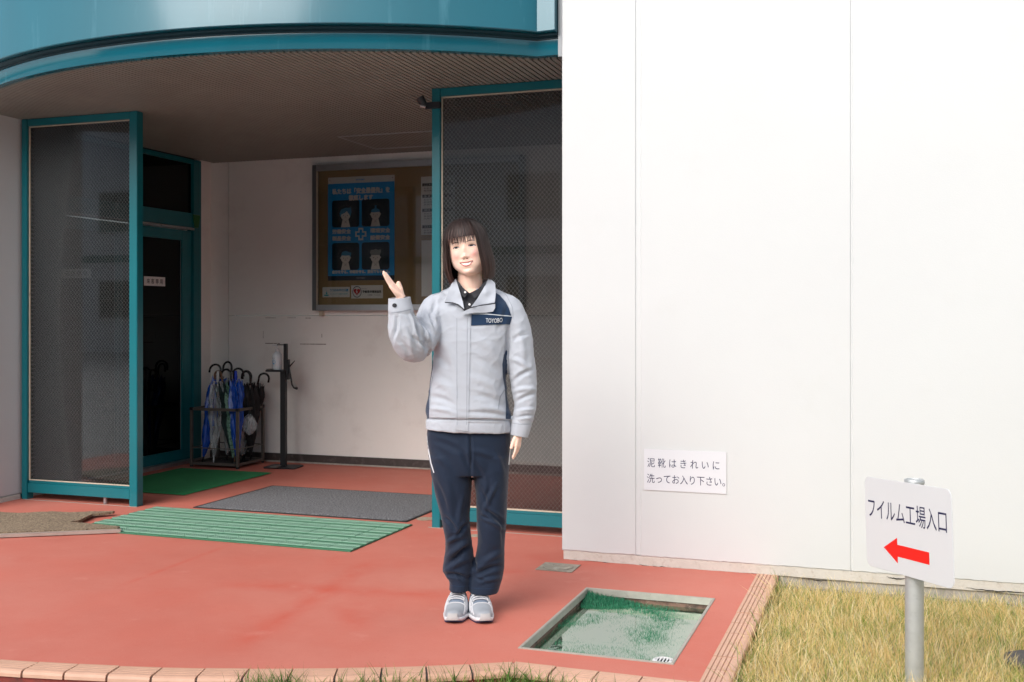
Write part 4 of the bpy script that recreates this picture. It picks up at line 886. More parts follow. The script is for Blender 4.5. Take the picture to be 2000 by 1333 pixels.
def voxel(mb, size, name, smooth=3):
    me = mb.mesh(name); o = bpy.data.objects.new(name, me); COL.objects.link(o)
    md = o.modifiers.new('r', 'REMESH'); md.mode = 'VOXEL'; md.voxel_size = size; md.use_smooth_shade = True
    if smooth: s_ = o.modifiers.new('s', 'SMOOTH'); s_.iterations = smooth; s_.factor = .5
    out = bpy.data.meshes.new_from_object(o.evaluated_get(bpy.context.evaluated_depsgraph_get())); bpy.data.objects.remove(o); out.name = name
    return out
def coords(me):
    n = len(me.vertices); c = np.empty(n*3); me.vertices.foreach_get('co', c); no = np.empty(n*3); me.vertices.foreach_get('normal', no); return c.reshape(-1, 3), no.reshape(-1, 3)
def toxy(c):
    """photo-plane position of person-space points (for placing folds measured on the photo)"""
    d = D0+c[:, 1]; return np.stack([1000+(c[:, 0]+L0)*2130/d, 619+(1.2-c[:, 2])*2130/d], 1)
def folds(me, lines, ymax=None, fine=.0012, fs=9., seed=0., mask=None, crump=0.):
    c, no = coords(me); p = toxy(c); disp = np.zeros(len(c)); frontw = np.clip(.35-no[:, 1], 0, 1)
    for (x0, y0, x1, y1, w, amt) in lines:
        dx, dy = x1-x0, y1-y0; L = math.hypot(dx, dy); t = ((p[:, 0]-x0)*dx+(p[:, 1]-y0)*dy)/L/L; d = ((p[:, 0]-x0)*dy-(p[:, 1]-y0)*dx)/L
        bow = np.sin(np.clip(t, 0, 1)*PI)*w*.5; e = np.exp(-np.clip(-t, 0, 9)**2*40-np.clip(t-1, 0, 9)**2*40)*(.25+.75*np.sin(np.clip(t, 0.02, .98)*PI))
        u = (d-bow)/w; disp += amt*.00135*e*(np.exp(-u*u)-.42*np.exp(-((u-1.5)/.9)**2)-.25*np.exp(-((u+1.5)/.9)**2))*frontw*1.3
    if fine:
        nn = np.array([noise.noise((v[0]*fs+seed, v[1]*fs, v[2]*fs*.7)) + .5*noise.noise((v[0]*fs*2.3+seed, v[1]*fs*2.3, v[2]*fs*2)) for v in c]); disp += fine*nn
    if crump:       # sharp little ridges of crumpled cloth
        rg = np.array([(1-abs(noise.noise((v[0]*fs*1.1+seed+5, v[1]*fs*1.1, v[2]*fs*1.5))))**6+.5*(1-abs(noise.noise((v[0]*fs*2.6+seed, v[1]*fs*2.6+3, v[2]*fs*3.2))))**6 for v in c]); disp += crump*(rg-.5)
    if mask is not None: disp *= mask(c)
    c = c+no*disp[:, None]; me.vertices.foreach_set('co', c.ravel()); me.update()
def bvh(me): return BVHTree.FromPolygons([v.co for v in me.vertices], [tuple(p.vertices) for p in me.polygons])
def patch(name, pts, m, surf, off=.002, thick=.0015, step=3.0, cast=None, parent=None, depth=None, bulge=0., smooth=True, par_mtx=None, close=True):
    """cloth piece: outline in photo pixels (or face metres) laid on a surface, with thickness"""
    from mathutils.geometry import delaunay_2d_cdt
    pp = []; n = len(pts)
    for i in range(n):
        a, b = Vector(pts[i]), Vector(pts[(i+1) % n]); k = max(1, int((b-a).length/step))
        pp += [a+(b-a)*j/k for j in range(k)]
    nb = len(pp); xs_ = [q.x for q in pp]; ys_ = [q.y for q in pp]; inner = []
    def inside(x, y):
        c_ = False; j = nb-1
        for i in range(nb):
            if (pp[i].y > y) != (pp[j].y > y) and x < (pp[j].x-pp[i].x)*(y-pp[i].y)/(pp[j].y-pp[i].y+1e-12)+pp[i].x: c_ = not c_
            j = i
        return c_
    gx = np.arange(min(xs_)+step*.5, max(xs_), step); gy = np.arange(min(ys_)+step*.5, max(ys_), step)
    for j, y in enumerate(gy):
        for x in gx:
            x_ = x+(step*.25 if j % 2 else -step*.25)
            if inside(x_, y) and min((Vector((x_, y))-q).length for q in pp) > step*.45: inner.append(Vector((x_, y)))
    V2, E2, F2, *_ = delaunay_2d_cdt(pp+inner, [], [tuple(range(nb))], 1, 1e-7)
    base = []; ndir = []
    for v in V2:
        o_, dr = (cast or (lambda u, w: (Q(u, w, -.6), (Q(u, w, 0)-Q(u, w, -.6)).normalized())))(v.x, v.y)
        if depth is not None:
            h_ = Q(v.x, v.y, depth(v.x, v.y)); nn = -dr
        else:
            h_, nn, _, _ = surf.ray_cast(o_, dr)
            if h_ is None:
                h_, nn, _, _ = surf.find_nearest(o_+dr*(.6 if cast is None else .1))
            if nn.dot(dr) > 0: nn = -nn
        dmin = min((v-q).length for q in pp[:nb]) if bulge else 0
        base.append(h_+nn*off+nn*(bulge*min(1, dmin/(step*2.2)))); ndir.append(nn if depth is None else -dr)
    N = len(base); vs = base+[b-nn*thick for b, nn in zip(base, ndir)]
    fs = [tuple(f) for f in F2]+[tuple(i+N for i in f)[::-1] for f in F2]
    ec = {}
    for f in F2:
        for i in range(len(f)):
            e = (f[i], f[(i+1) % len(f)]); ec[tuple(sorted(e))] = None if tuple(sorted(e)) in ec else e
    fs += [(e[1], e[0], e[0]+N, e[1]+N) for e in ec.values() if e]
    me = MB().add(vs, fs).mesh(name)
    if smooth: me.polygons.foreach_set('use_smooth', [True]*len(me.polygons)); me.update(); me.set_sharp_from_angle(angle=R(50))
    return link(name, me, m, parent or pe)

def cloth(name, col, rough=.85, vary=.03, bump=.25, weave=900, sheen=.15):
    m = mat(name, col, rough, vary=vary, vscale=9, bump=bump, bscale=weave, sheen=sheen, spec=.3)
    return m
C_jack = cloth('pale_grey_twill', srgb(178, 182, 190)); C_navy = cloth('navy_twill', srgb(26, 50, 78), bump=.2); C_trou = cloth('navy_trouser_twill', srgb(15, 31, 52), .75, bump=.2)
C_polo = cloth('charcoal_polo', srgb(48, 48, 52)); C_seam = cloth('grey_stitching', srgb(142, 147, 157)); C_pipe = cloth('reflective_piping', srgb(225, 228, 232)); C_in = cloth('shadowed_lining', srgb(120, 126, 138))

# ---------------- jacket
JT = [(555, 893, 944, .028, .048), (562, 876, 965, .042, .040), (571, 857, 985, .055, .032), (582, 845, 997, .072, .020), (600, 840, 1004, .104, .0), (630, 841, 1003, .113, 0),
      (665, 845, 998, .119, 0), (700, 846, 992, .121, 0), (740, 842, 989, .124, 0), (780, 836, 992, .126, 0), (804, 832, 998, .127, 0), (814, 833, 999, .123, 0), (820, 835, 997, .117, 0), (825, 832, 999, .119, 0), (841, 831, 999, .117, 0)]
jm = MB(); rs_ = []
for (py, xl, xr, hd, yc) in dense(JT, 4):
    a, b = Q(xl, py), Q(xr, py); c = (a+b)/2; c.y = yc
    tilt = -.010 if py > 700 else -.010*max(0, (py-600)/100)
    rr_ = ring(c, ((xr-xl)/2*D0/2130, 0, 0), (0, hd, 0), 64, 2.5)
    for v in rr_: v.z += tilt*(v.x-c.x)/.08*.35
    rs_.append(rr_)
loft(jm, rs_)
# her left arm (hanging), her right arm (raised)
limb(jm, [(975, 596, .01, .050), (990, 604, .005, .060), (1003, 628, .0, .061), (1011, 660, -.005, .060), (1016, 700, -.012, .058), (1021, 735, -.018, .055), (1024, 765, -.025, .050), (1026, 792, -.032, .045), (1022, 815, -.037, .043), (1018, 828, -.040, .038)], flat_=1.05)
limb(jm, [(872, 592, .01, .050), (853, 604, -.005, .062), (840, 630, -.045, .062), (829, 655, -.09, .060), (817, 673, -.13, .062)], flat_=1.1)
limb(jm, [(822, 683, -.115, .048), (806, 678, -.150, .062), (797, 662, -.170, .066), (790, 642, -.183, .064), (785, 622, -.192, .054), (782.5, 608, -.198, .046)], flat_=.95)
jk = voxel(jm, .0042, 'jacket', 3)
FJ = [ # raised sleeve
 (808, 618, 822, 668, 4, -9), (815, 624, 846, 652, 4, -8), (822, 640, 846, 672, 4, 6), (812, 650, 826, 690, 3.5, 6), (826, 655, 832, 684, 3, -7), (836, 650, 845, 676, 3.5, -6), (800, 655, 845, 690, 4, -4),
 (775, 620, 768, 662, 4, -6), (790, 640, 806, 690, 5, 4), (780, 665, 800, 695, 5, -3), (850, 585, 838, 625, 5, -4), (828, 600, 822, 632, 4, 4), (838, 610, 848, 640, 3.5, -6), (800, 612, 812, 645, 3, 4),
 # hanging sleeve
 (1001, 668, 1030, 650, 5, -3), (998, 700, 1035, 722, 5, 4), (1002, 745, 1040, 722, 4.5, -5), (1004, 765, 1045, 760, 4.5, 4), (1008, 785, 1044, 770, 4, -5), (1006, 806, 1044, 800, 3.5, 4), (1010, 816, 1040, 812, 3, -5), (992, 640, 988, 705, 4, -5), (1012, 640, 1022, 720, 7, 3),
 # body
 (992, 590, 975, 640, 5, -3), (926, 660, 975, 700, 9, 2.5), (930, 700, 982, 735, 9, -3), (925, 740, 975, 765, 8, 3), (925, 770, 990, 795, 7, -4), (935, 795, 990, 806, 5, 3), (848, 690, 880, 730, 8, -3),
 (842, 740, 885, 770, 8, 3), (840, 775, 885, 790, 6, -4), (838, 798, 886, 806, 4.5, 3.5), (858, 620, 880, 660, 9, -2), (960, 630, 990, 660, 7, -2.5), (850, 660, 885, 700, 8, 2), (905, 806, 985, 812, 4, -3), (990, 720, 978, 760, 5, -3),
 (820, 819.5, 1000, 822.5, 2.2, -4)]
folds(jk, FJ, fine=.0022, fs=11, crump=.0020)
C_jack_body = C_jack.copy(); C_jack_body.name = 'jacket_body_twill'; jo = link('jacket', jk, C_jack_body, pe); JB = bvh(jk)
_c, _n = coords(jk); _p = toxy(_c); _x, _y = _p[:, 0], _p[:, 1]     # navy side gussets under the arms: signed distance, cut in the material
_r = np.minimum.reduce([_x-np.interp(_y, [680, 694, 712, 735, 760, 790, 818], [990, 984, 981, 982, 986, 988, 987.5]), 1004-_x, _y-684, 819-_y, (_n[:, 0]-.1)*30])
_l = np.minimum.reduce([np.interp(_y, [700, 715, 745, 780, 808], [846, 846, 841, 838.5, 838])-_x, _x-824, _y-704, 819-_y, (-_n[:, 0]+.1)*30])
_a = jk.attributes.new('gusset', 'FLOAT', 'POINT'); _a.data.foreach_set('value', np.maximum(_r, _l).astype(np.float32))
_n = C_jack_body.node_tree.nodes; _l = C_jack_body.node_tree.links; _q = _n['Principled BSDF']; _s = _q.inputs['Base Color'].links[0].from_socket
_t = _n.new('ShaderNodeAttribute'); _t.attribute_name = 'gusset'; _g = _n.new('ShaderNodeMath'); _g.operation = 'GREATER_THAN'; _g.inputs[1].default_value = 0; _l.new(_t.outputs['Fac'], _g.inputs[0])
_m = _n.new('ShaderNodeMix'); _m.data_type = 'RGBA'; _l.new(_g.outputs[0], _m.inputs[0]); _l.new(_s, _m.inputs[6]); _m.inputs[7].default_value = (*srgb(26, 50, 78), 1); _l.new(_m.outputs[2], _q.inputs['Base Color'])
def jp(name, pts, m, off=.0018, **k): return patch(name, pts, m, JB, off, parent=jo, **k)
# placket with rows of stitching
jp('placket', [(889, 616), (905, 613), (919, 612), (918, 680), (916, 760), (915, 842), (889.5, 840), (889, 760)], C_jack, .0030, thick=.003, step=3)
for x0, x1 in ((892, 892.5), (912.5, 911)):
    jp('stitching', [(x0, 622), (x0+.9, 622), (x1+.9, 830), (x1, 830)], C_seam, .0036, thick=.001, step=2.5)
for y0 in (818.6,): 
    jp('hem_seam', [(834, y0-1), (886, y0+1), (886, y0+2), (834, y0)], C_seam, .0012, thick=.0008); jp('hem_seam', [(918, y0+1.5), (990, y0+3.4), (990, y0+4.4), (918, y0+2.5)], C_seam, .0012, thick=.0008)
jp('hem_tab', [(984, 823), (998, 824), (998, 844), (984, 844)], C_jack, .0028, thick=.002)
# navy yoke, pocket flap with lettering, side panels
yoke = jp('navy_yoke', [(966, 571), (977, 578), (987, 590), (994, 603), (997, 613), (998, 617), (980, 615.5), (950, 613), (921, 612), (921, 607), (950, 607), (965, 604)], C_navy, .0012, thick=.001)
jp('reflective_piping', [(921, 612.6), (950, 613.4), (980, 616), (999, 617.5), (999, 618.7), (980, 617.3), (950, 614.7), (921, 614)], C_pipe, .0030, thick=.0012, step=2.5)
flap = jp('pocket_flap', [(921, 614.5), (950, 615.2), (980, 617.8), (1000, 619), (996, 634), (970, 634), (940, 635.5), (920, 636.5)], C_navy, .0036, thick=.003)
FLB = bvh(flap.data)
cu = bpy.data.curves.new('t', 'FONT'); cu.body = 'TOYOBO'; cu.size = 1; cu.offset = .006; cu.resolution_u = 3
t_ = bpy.data.objects.new('t', cu); COL.objects.link(t_); tm_ = bpy.data.meshes.new_from_object(t_.evaluated_get(bpy.context.evaluated_depsgraph_get())); bpy.data.objects.remove(t_)
c = np.array([v.co[:] for v in tm_.vertices]); lo, hi = c.min(0), c.max(0)
for v, q in zip(tm_.vertices, c):
    u = (q[0]-lo[0])/(hi[0]-lo[0]); w_ = (q[1]-lo[1])/(hi[1]-lo[1]); px, py = 949+32.5*u, 630.4-8.6*w_-1.0*u+1.2*math.sin(u*PI)
    o_ = Q(px, py, -.6); d_ = (Q(px, py)-o_).normalized(); h_ = FLB.ray_cast(o_, d_)[0] or JB.ray_cast(o_, d_)[0]; v.co = h_-d_*.0012
tm_.materials.clear(); link('lettering', tm_, C_pipe, flap)
for pts in ([(985.5, 760), (976, 775), (972, 800), (973.2, 800), (977.4, 776), (986.4, 761)], [(845, 735), (840, 760), (839, 800), (840, 800), (841.2, 761), (846, 736)]): jp('pocket_seam', pts, C_seam, .0012, thick=.0008)
jp('sleeve_seam', [(845, 577), (862, 571), (876, 563), (876.4, 563.6), (862.4, 571.7), (845.4, 577.7)], C_seam, .0007, thick=.0008)
jp('sleeve_seam', [(978, 566), (990, 578), (1001, 600), (1004, 625), (1003.4, 625), (1000.2, 600), (989.4, 578.6), (977.6, 566.6)], C_seam, .0007, thick=.0008)
jp('pen_pocket', [(1015, 650.5), (1031, 646.5), (1031, 652), (1015.5, 655.6)], C_jack, .0022, thick=.0015, step=2.5)
# collar: free-standing wings given depth
cd = lambda pts: (lambda x, y: sum(d/((x-a)**2+(y-b)**2+4) for a, b, d in pts)/sum(1/((x-a)**2+(y-b)**2+4) for a, b, d in pts))
patch('collar_wing', [(890, 545), (881, 556), (874, 574), (868.5, 590), (885, 591), (896, 595), (906.5, 604), (904, 590), (898, 570), (893, 554)], C_jack, None, depth=cd([(890, 545, -.035), (868, 590, -.108), (906, 604, -.136), (886, 572, -.100), (899, 575, -.110)]), thick=.003, parent=jo)
patch('collar_wing', [(953, 546), (960, 547), (967, 553), (968.5, 572), (966.5, 591), (950, 594), (935, 596), (920, 600), (932, 584), (944, 564)], C_jack, None, depth=cd([(953, 546, -.035), (967, 553, -.045), (966, 591, -.112), (920, 600, -.138), (948, 572, -.104)]), thick=.003, parent=jo)
patch('collar_fall', [(919, 602.5), (935, 598.5), (950, 596.5), (967, 594), (967, 602), (963, 609), (950, 611), (925, 611.5), (905, 615), (900, 611)], C_jack, None, depth=cd([(919, 602, -.128), (967, 594, -.106), (963, 609, -.112), (905, 614, -.132)]), thick=.003, parent=jo)
patch('collar_zip', [(919, 600.6), (935, 597), (950, 595), (966.8, 592.2), (966.8, 594), (950, 596.8), (935, 598.8), (919, 602.8)], C_polo, None, depth=cd([(919, 602, -.126), (967, 594, -.104)]), thick=.002, step=2.5, parent=jo)
patch('collar_zip', [(868.5, 590), (885, 591), (896, 595), (906.5, 604), (905.5, 606), (895, 597.2), (885, 593), (869, 592)], C_polo, None, depth=cd([(868, 590, -.104), (906, 604, -.132)]), thick=.002, step=2.5, parent=jo)
sc_ = MB(); rr = []
for (z_, rx, ry, yc) in ((1.295, .085, .075, .012), (1.325, .074, .066, .016), (1.352, .068, .060, .020)):
    rr.append([Vector((Q(921, 560).x+rx*math.cos(2*PI*k/40), yc+ry*math.sin(2*PI*k/40), z_+.012*math.sin(2*PI*k/40)-.03*max(0, -math.sin(2*PI*k/40)))) for k in range(40)])
for r0, r1 in zip(rr[:-1], rr[1:]): sc_.add(r0+r1, [(k, (k+1) % 40, 40+(k+1) % 40, 40+k) for k in range(40)])
me = sc_.mesh('collar_stand', smooth='all'); link('collar_stand', me, C_jack, jo)
# cuffs
def cuff(keys, n=40, flat_=.95, thick=.0025):
    D = dense(keys, 6); P = [Q(d[0], d[1], d[2]) for d in D]; mb = MB(); R0 = []; R1 = []
    for i, c in enumerate(P):
        t = (P[min(i+1, len(P)-1)]-P[max(i-1, 0)]).normalized(); a = t.cross(Vector((0, 1, 0))).normalized(); b = a.cross(t).normalized()
        R0.append(ring(c, a*D[i][3], b*D[i][3]*flat_, n, 2.2)); R1.append(ring(c, a*(D[i][3]-thick), b*(D[i][3]-thick)*flat_, n, 2.2))
    m = len(P); vs = [v for r_ in R0 for v in r_]+[v for r_ in R1 for v in r_]; o_ = m*n
    fs = [(i*n+k, i*n+(k+1) % n, (i+1)*n+(k+1) % n, (i+1)*n+k) for i in range(m-1) for k in range(n)]+[(o_+i*n+k, o_+(i+1)*n+k, o_+(i+1)*n+(k+1) % n, o_+i*n+(k+1) % n) for i in range(m-1) for k in range(n)]
    fs += [((m-1)*n+k, (m-1)*n+(k+1) % n, o_+(m-1)*n+(k+1) % n, o_+(m-1)*n+k) for k in range(n)]+[(k, o_+k, o_+(k+1) % n, (k+1) % n) for k in range(n)]
    return mb.add(vs, fs).mesh('cuff', smooth='all')
c1 = cuff([(784.5, 615, -.195, .0475), (782.5, 605, -.198, .0485), (781, 594, -.200, .0455), (780, 582, -.202, .0425)]); q1 = link('cuff', c1, C_jack, jo)
c2 = cuff([(1019.5, 821, -.038, .0400), (1018.5, 829, -.040, .0405), (1016, 841, -.042, .0385), (1014, 852, -.043, .0355)]); q2 = link('cuff', c2, C_jack, jo)
K1 = bvh(c1); K2 = bvh(c2)
patch('button', [(771+4.2*math.cos(a), 597+4.2*math.sin(a)) for a in np.linspace(0, 2*PI, 13)[:-1]], C_polo, K1, .003, thick=.003, step=2, parent=q1)
patch('cuff_seam', [(763, 611), (780, 609), (803, 604), (803, 605.2), (780, 610.2), (763, 612.2)], C_seam, K1, .001, thick=.0008, parent=q1)
patch('cuff_seam', [(1000, 826), (1018, 829), (1036, 828), (1036, 829.2), (1018, 830.2), (1000, 827.2)], C_seam, K2, .001, thick=.0008, parent=q2)

# ---------------- polo shirt seen in the collar opening
pt = patch('polo_shirt', [(886, 546), (896, 552), (904, 562), (917, 573), (935, 564), (944, 553), (955, 546), (940, 580), (922, 606), (906, 608), (894, 575)], C_polo, None, depth=cd([(886, 546, -.02), (955, 546, -.02), (917, 573, -.082), (914, 606, -.124), (896, 570, -.062), (940, 570, -.062)]), thick=.004)
patch('polo_collar', [(888, 545), (897, 552), (904, 562), (915, 572), (907, 582), (897, 572)], C_polo, None, depth=cd([(888, 545, -.030), (915, 572, -.094), (907, 582, -.108), (897, 565, -.076)]), thick=.004, parent=pt)
patch('polo_collar', [(953, 545), (944, 553), (935, 563.5), (920, 573), (927, 584), (943, 570)], C_polo, None, depth=cd([(953, 545, -.030), (920, 573, -.094), (927, 584, -.108), (942, 562, -.076)]), thick=.004, parent=pt)
for (x, y, d_) in ((908.5, 571, -.106), (917, 595, -.124)):
    MB().lathe([(.0045, 0), (.0045, .002), (.003, .0026), (.001, .002)], 14).build('button', M['white_plastic'], pt, mtx=Matrix.Translation(Q(x, y, d_)) @ Matrix.Rotation(PI/2, 4, 'X'))

# ---------------- trousers
tm = MB(); rs_ = []
for (py, xl, xr, hd) in dense([(812, 846, 984, .085), (826, 838, 992, .095), (850, 833, 998, .105), (880, 836, 998, .110), (905, 839, 996, .106), (925, 843, 994, .098)], 4):
    a, b = Q(xl, py), Q(xr, py); rs_.append(ring((a+b)/2+Vector((0, .005, 0)), ((xr-xl)/2*D0/2130, 0, 0), (0, hd, 0), 56, 2.5))
loft(tm, rs_)
def leg(K):
    rs_ = []
    for (py, xl, xr, hd, yc) in dense(K, 5):
        a, b = Q(xl, py), Q(xr, py); rs_.append(ring((a+b)/2+Vector((0, yc, 0)), ((xr-xl)/2*D0/2130, 0, 0), (0, hd, 0), 40, 2.3))
    loft(tm, rs_)
leg([(890, 836, 917, .100, .005), (930, 843, 920, .096, .003), (965, 851, 921, .088, 0), (1000, 860, 918, .082, 0), (1025, 865, 918, .080, -.004), (1045, 868.5, 919, .078, 0), (1070, 870, 922, .074, .008), (1095, 867, 925, .074, .014), (1112, 864.5, 924, .073, .014), (1125, 870, 921, .070, .010), (1135, 877, 919, .068, .006), (1152, 877, 917.5, .068, .004)])
leg([(890, 918, 997, .100, .005), (930, 925, 993, .096, .003), (965, 928, 991, .088, 0), (1000, 930.5, 989, .082, 0), (1025, 932, 988, .080, -.004), (1045, 933, 987, .078, 0), (1070, 933, 986, .074, .008), (1095, 927, 985, .074, .014), (1112, 919, 984, .073, .014), (1130, 917, 981, .070, .010), (1143, 917, 977, .069, .006), (1157, 917, 973, .068, .004)])
tr = voxel(tm, .0048, 'trousers', 3)
FT = [(868, 1010, 888, 1034, 4, -5), (880, 1012, 898, 1040, 4, 4), (893, 1050, 916, 1022, 4, -6), (893, 1044, 908, 960, 5, 3), (872, 1062, 896, 1050, 4, 5), (880, 1100, 922, 1066, 5, -9), (874, 1088, 915, 1058, 5, 5), (868, 1118, 918, 1090, 6, 6), (872, 1122, 912, 1130, 4, -9), (884, 1120, 900, 1138, 3, 4),
 (946, 1000, 968, 950, 4.5, 6), (940, 960, 952, 1000, 4, -4), (948, 998, 982, 1024, 4, -8), (944, 1012, 980, 1034, 4.5, 6), (938, 1008, 958, 1018, 3, -5), (978, 1010, 984, 1080, 4, -4), (922, 1092, 930, 1120, 4, -5), (926, 1126, 975, 1106, 5, -8), (930, 1112, 980, 1080, 6, 5), (935, 1140, 975, 1130, 4, 5), (928, 1130, 948, 1138, 3, -5),
 (918, 850, 919, 930, 3, -6), (921, 900, 945, 940, 5, -4), (922, 880, 965, 896, 6, 3), (845, 860, 900, 884, 6, -3), (842, 880, 885, 930, 7, 3), (870, 930, 880, 1000, 7, 3), (900, 880, 918, 925, 5, -5), (850, 940, 872, 1000, 5, -3.5), (965, 880, 985, 940, 6, 3), (955, 940, 950, 985, 4, -3)]
folds(tr, FT, fine=.0028, fs=8, seed=4, crump=.0014)
to = link('trousers', tr, C_trou, pe); TB = bvh(tr)
patch('side_piping', [(832, 846), (834.5, 870), (841, 905), (847, 924), (848.4, 923.6), (842.6, 904), (836.2, 870), (833.4, 846)], C_pipe, TB, .0012, thick=.001, parent=to)
patch('side_piping', [(999, 852), (997, 880), (994, 908), (992.8, 908), (995.6, 880), (997.8, 852)], C_pipe, TB, .0012, thick=.001, parent=to)
patch('fly_seam', [(917.5, 846), (918.7, 846), (920, 915), (918.8, 915)], cloth('navy_seam', srgb(14, 24, 38)), TB, .0008, thick=.0006, parent=to)
patch('hem_seam', [(880, 1143.5), (898, 1145.5), (916, 1144.5), (916, 1145.3), (898, 1146.3), (880, 1144.3)], C_navy, TB, .0008, thick=.0006, parent=to)
patch('hem_seam', [(919, 1148), (945, 1150.5), (972, 1148), (972, 1148.8), (945, 1151.3), (919, 1148.8)], C_navy, TB, .0008, thick=.0006, parent=to)

# ---------------- shoes
S_grey = mat('shoe_toe_leather', srgb(152, 156, 162), .45, vary=.03); S_mesh = mat('shoe_grey_mesh', srgb(116, 128, 144), .85, bump=.5, bscale=500); S_white = mat('shoe_white', (.62, .62, .64), .55); S_rub = mat('shoe_grey_rubber', srgb(170, 166, 164), .6); S_out = mat('shoe_dark_outsole', srgb(46, 46, 80), .6)
def shoe(x, y, rz, mir, label):
    t = link('shoe', None, None, pe, loc=(x, y, 0), rot=(0, 0, rz))
    # outline of the last: u 0 heel .. 1 toe at -Y
    def hw(u): return .0335+.0165*math.sin(min(1, max(0, (u-.15)/.75))*PI)**1.2 - (.034*max(0, (u-.88)/.12)**2.2) - .020*max(0, (.08-u)/.08)**2
    L = .262; ys_ = lambda u: .135-L*u
    def shell(u0, u1, zf, z0f, inset, nm, m, n=24, nu=26, cap=True):
        us = np.linspace(u0, u1, nu); rows = []
        for u in us:
            w = max(.004, hw(u)-inset); zt, zb = zf(u), z0f(u)
            rows.append([Vector((math.copysign(abs(math.cos(a))**.75, math.cos(a))*w+mir*.006*math.sin(u*PI), ys_(u), zb+(zt-zb)*math.sin(a)**.8)) for a in np.linspace(0, PI, n)])
        mb = MB(); vs = [v for r_ in rows for v in r_]; nn = len(rows)
        fs = [(i*n+k, i*n+k+1, (i+1)*n+k+1, (i+1)*n+k) for i in range(nn-1) for k in range(n-1)]+[tuple(range(n)), tuple(range((nn-1)*n, nn*n))[::-1]]+[(i*n, (i+1)*n, (i+1)*n+n-1, i*n+n-1) for i in range(nn-1)]
        return mb.add(vs, fs).build(nm, m, t, smooth='all')
    spring = lambda u: .012*max(0, (u-.80)/.20)**2
    def slab(z0, z1, ins, nm, m, u0=.0, u1=1., bulge=.003):
        us = np.linspace(u0, u1, 34); mb = MB(); rows = []
        for u in us:
            w = max(.003, hw(u)-ins); c_ = mir*.006*math.sin(u*PI); s_ = spring(u)
            rows.append([(c_-w, ys_(u), z0+s_), (c_-w-bulge, ys_(u), (z0+z1)/2+s_*.8), (c_-w, ys_(u), z1+s_*.6), (c_+w, ys_(u), z1+s_*.6), (c_+w+bulge, ys_(u), (z0+z1)/2+s_*.8), (c_+w, ys_(u), z0+s_)])
        vs = [v for r_ in rows for v in r_]; fs = [(i*6+k, i*6+(k+1) % 6, (i+1)*6+(k+1) % 6, (i+1)*6+k) for i in range(33) for k in range(6)]+[tuple(range(6)), tuple(range(33*6, 34*6))[::-1]]
        return mb.add(vs, fs).build(nm, m, t, smooth='all')
    slab(.0005, .006, .001, 'outsole', S_out); slab(.006, .022, -.0010, 'midsole', S_white)
    top = lambda u: .050+.052*min(1, max(0, (.80-u)/.50))**1.1 - .006*max(0, (u-.8)/.2) if u < .93 else .044-.020*((u-.93)/.07)**1.5
    shell(.0, .985, top, lambda u: .015, .002, 'upper', S_mesh)
    shell(.66, .998, lambda u: top(u)+.0022, lambda u: .017, .0002, 'toe_cap', S_grey)
    # pale line over the toe cap, rubber bumper, quarter overlays, stripes, laces
    vs = []; 
    def over(u, a, o_=.0035, ex=0):  # point on the upper surface
        w = hw(u)-.002; zt = top(u); v = Vector((math.copysign(abs(math.cos(a))**.75, math.cos(a))*w+mir*.006*math.sin(u*PI), ys_(u), .018+(zt-.018)*abs(math.sin(a))**.8)); c_ = Vector((mir*.006*math.sin(u*PI), ys_(u)+.01, .018)); return v+(v-c_).normalized()*(o_+ex)
    def band(nm, path, wd, m, o_=.0035):
        mb = MB(); P = [over(u, a, o_) for u, a in path]; rows = []
        for i, p in enumerate(P):
            tt = (P[min(i+1, len(P)-1)]-P[max(i-1, 0)]).normalized(); c_ = Vector((0, p.y+.01, .018)); nn = (p-c_).normalized(); s_ = tt.cross(nn).normalized()*wd/2; rows.append([p-s_, p+s_, p+s_-nn*.003, p-s_-nn*.003])
        vs = [v for r_ in rows for v in r_]; m_ = len(rows); fs = [(i*4+k, i*4+(k+1) % 4, (i+1)*4+(k+1) % 4, (i+1)*4+k) for i in range(m_-1) for k in range(4)]+[(0, 1, 2, 3), (m_*4-1, m_*4-2, m_*4-3, m_*4-4)]
        return mb.add(vs, fs).build(nm, m, t, smooth=True)
    band('trim_line', [(.665, a) for a in np.linspace(.62, PI-.62, 12)], .0035, S_white, .0045)
    for s_ in (0, 1):
        A = (lambda a: a) if s_ == 0 else (lambda a: PI-a)
        band('eyestay', [(.60-.03*k, A(1.02+.03*k)) for k in range(9)], .010, S_grey, .0030)
        for k in range(3): band('side_stripe', [(.60-.075*k+.055*j, A(.95-.17*j)) for j in (0, 1, 2, 3, 4)], .0050, S_white, .0032)
    for k in range(5):
        u = .575-.052*k; band('lace', [(u+.018*abs(j)/4*(1 if k % 2 else .4), PI/2+j*.14) for j in range(-4, 5)], .0075, S_white, .0060)
    bump_ = MB(); rows = []
    for a in np.linspace(-.30, .30, 7):
        x_ = .085*a; yy = ys_(.997)-.001+abs(a)**2*.045; rows.append([(x_+mir*.001, yy-.0045, .007+.011), (x_*.9, yy-.0050, .024), (x_*.75, yy-.001, .034), (x_*.7, yy+.008, .042)])
    vs = [v for r_ in rows for v in r_]; bump_.add(vs, [(i*4+k, i*4+k+1, (i+1)*4+k+1, (i+1)*4+k) for i in range(6) for k in range(3)]).build('toe_bumper', S_rub, t, smooth='all')
    return t
fL, fR = Q(891.5, 1180), Q(940, 1180)
shoe(fL.x-.001, -.045, R(-3), 1, ''); shoe(fR.x+.002, -.050, R(9), -1, '')

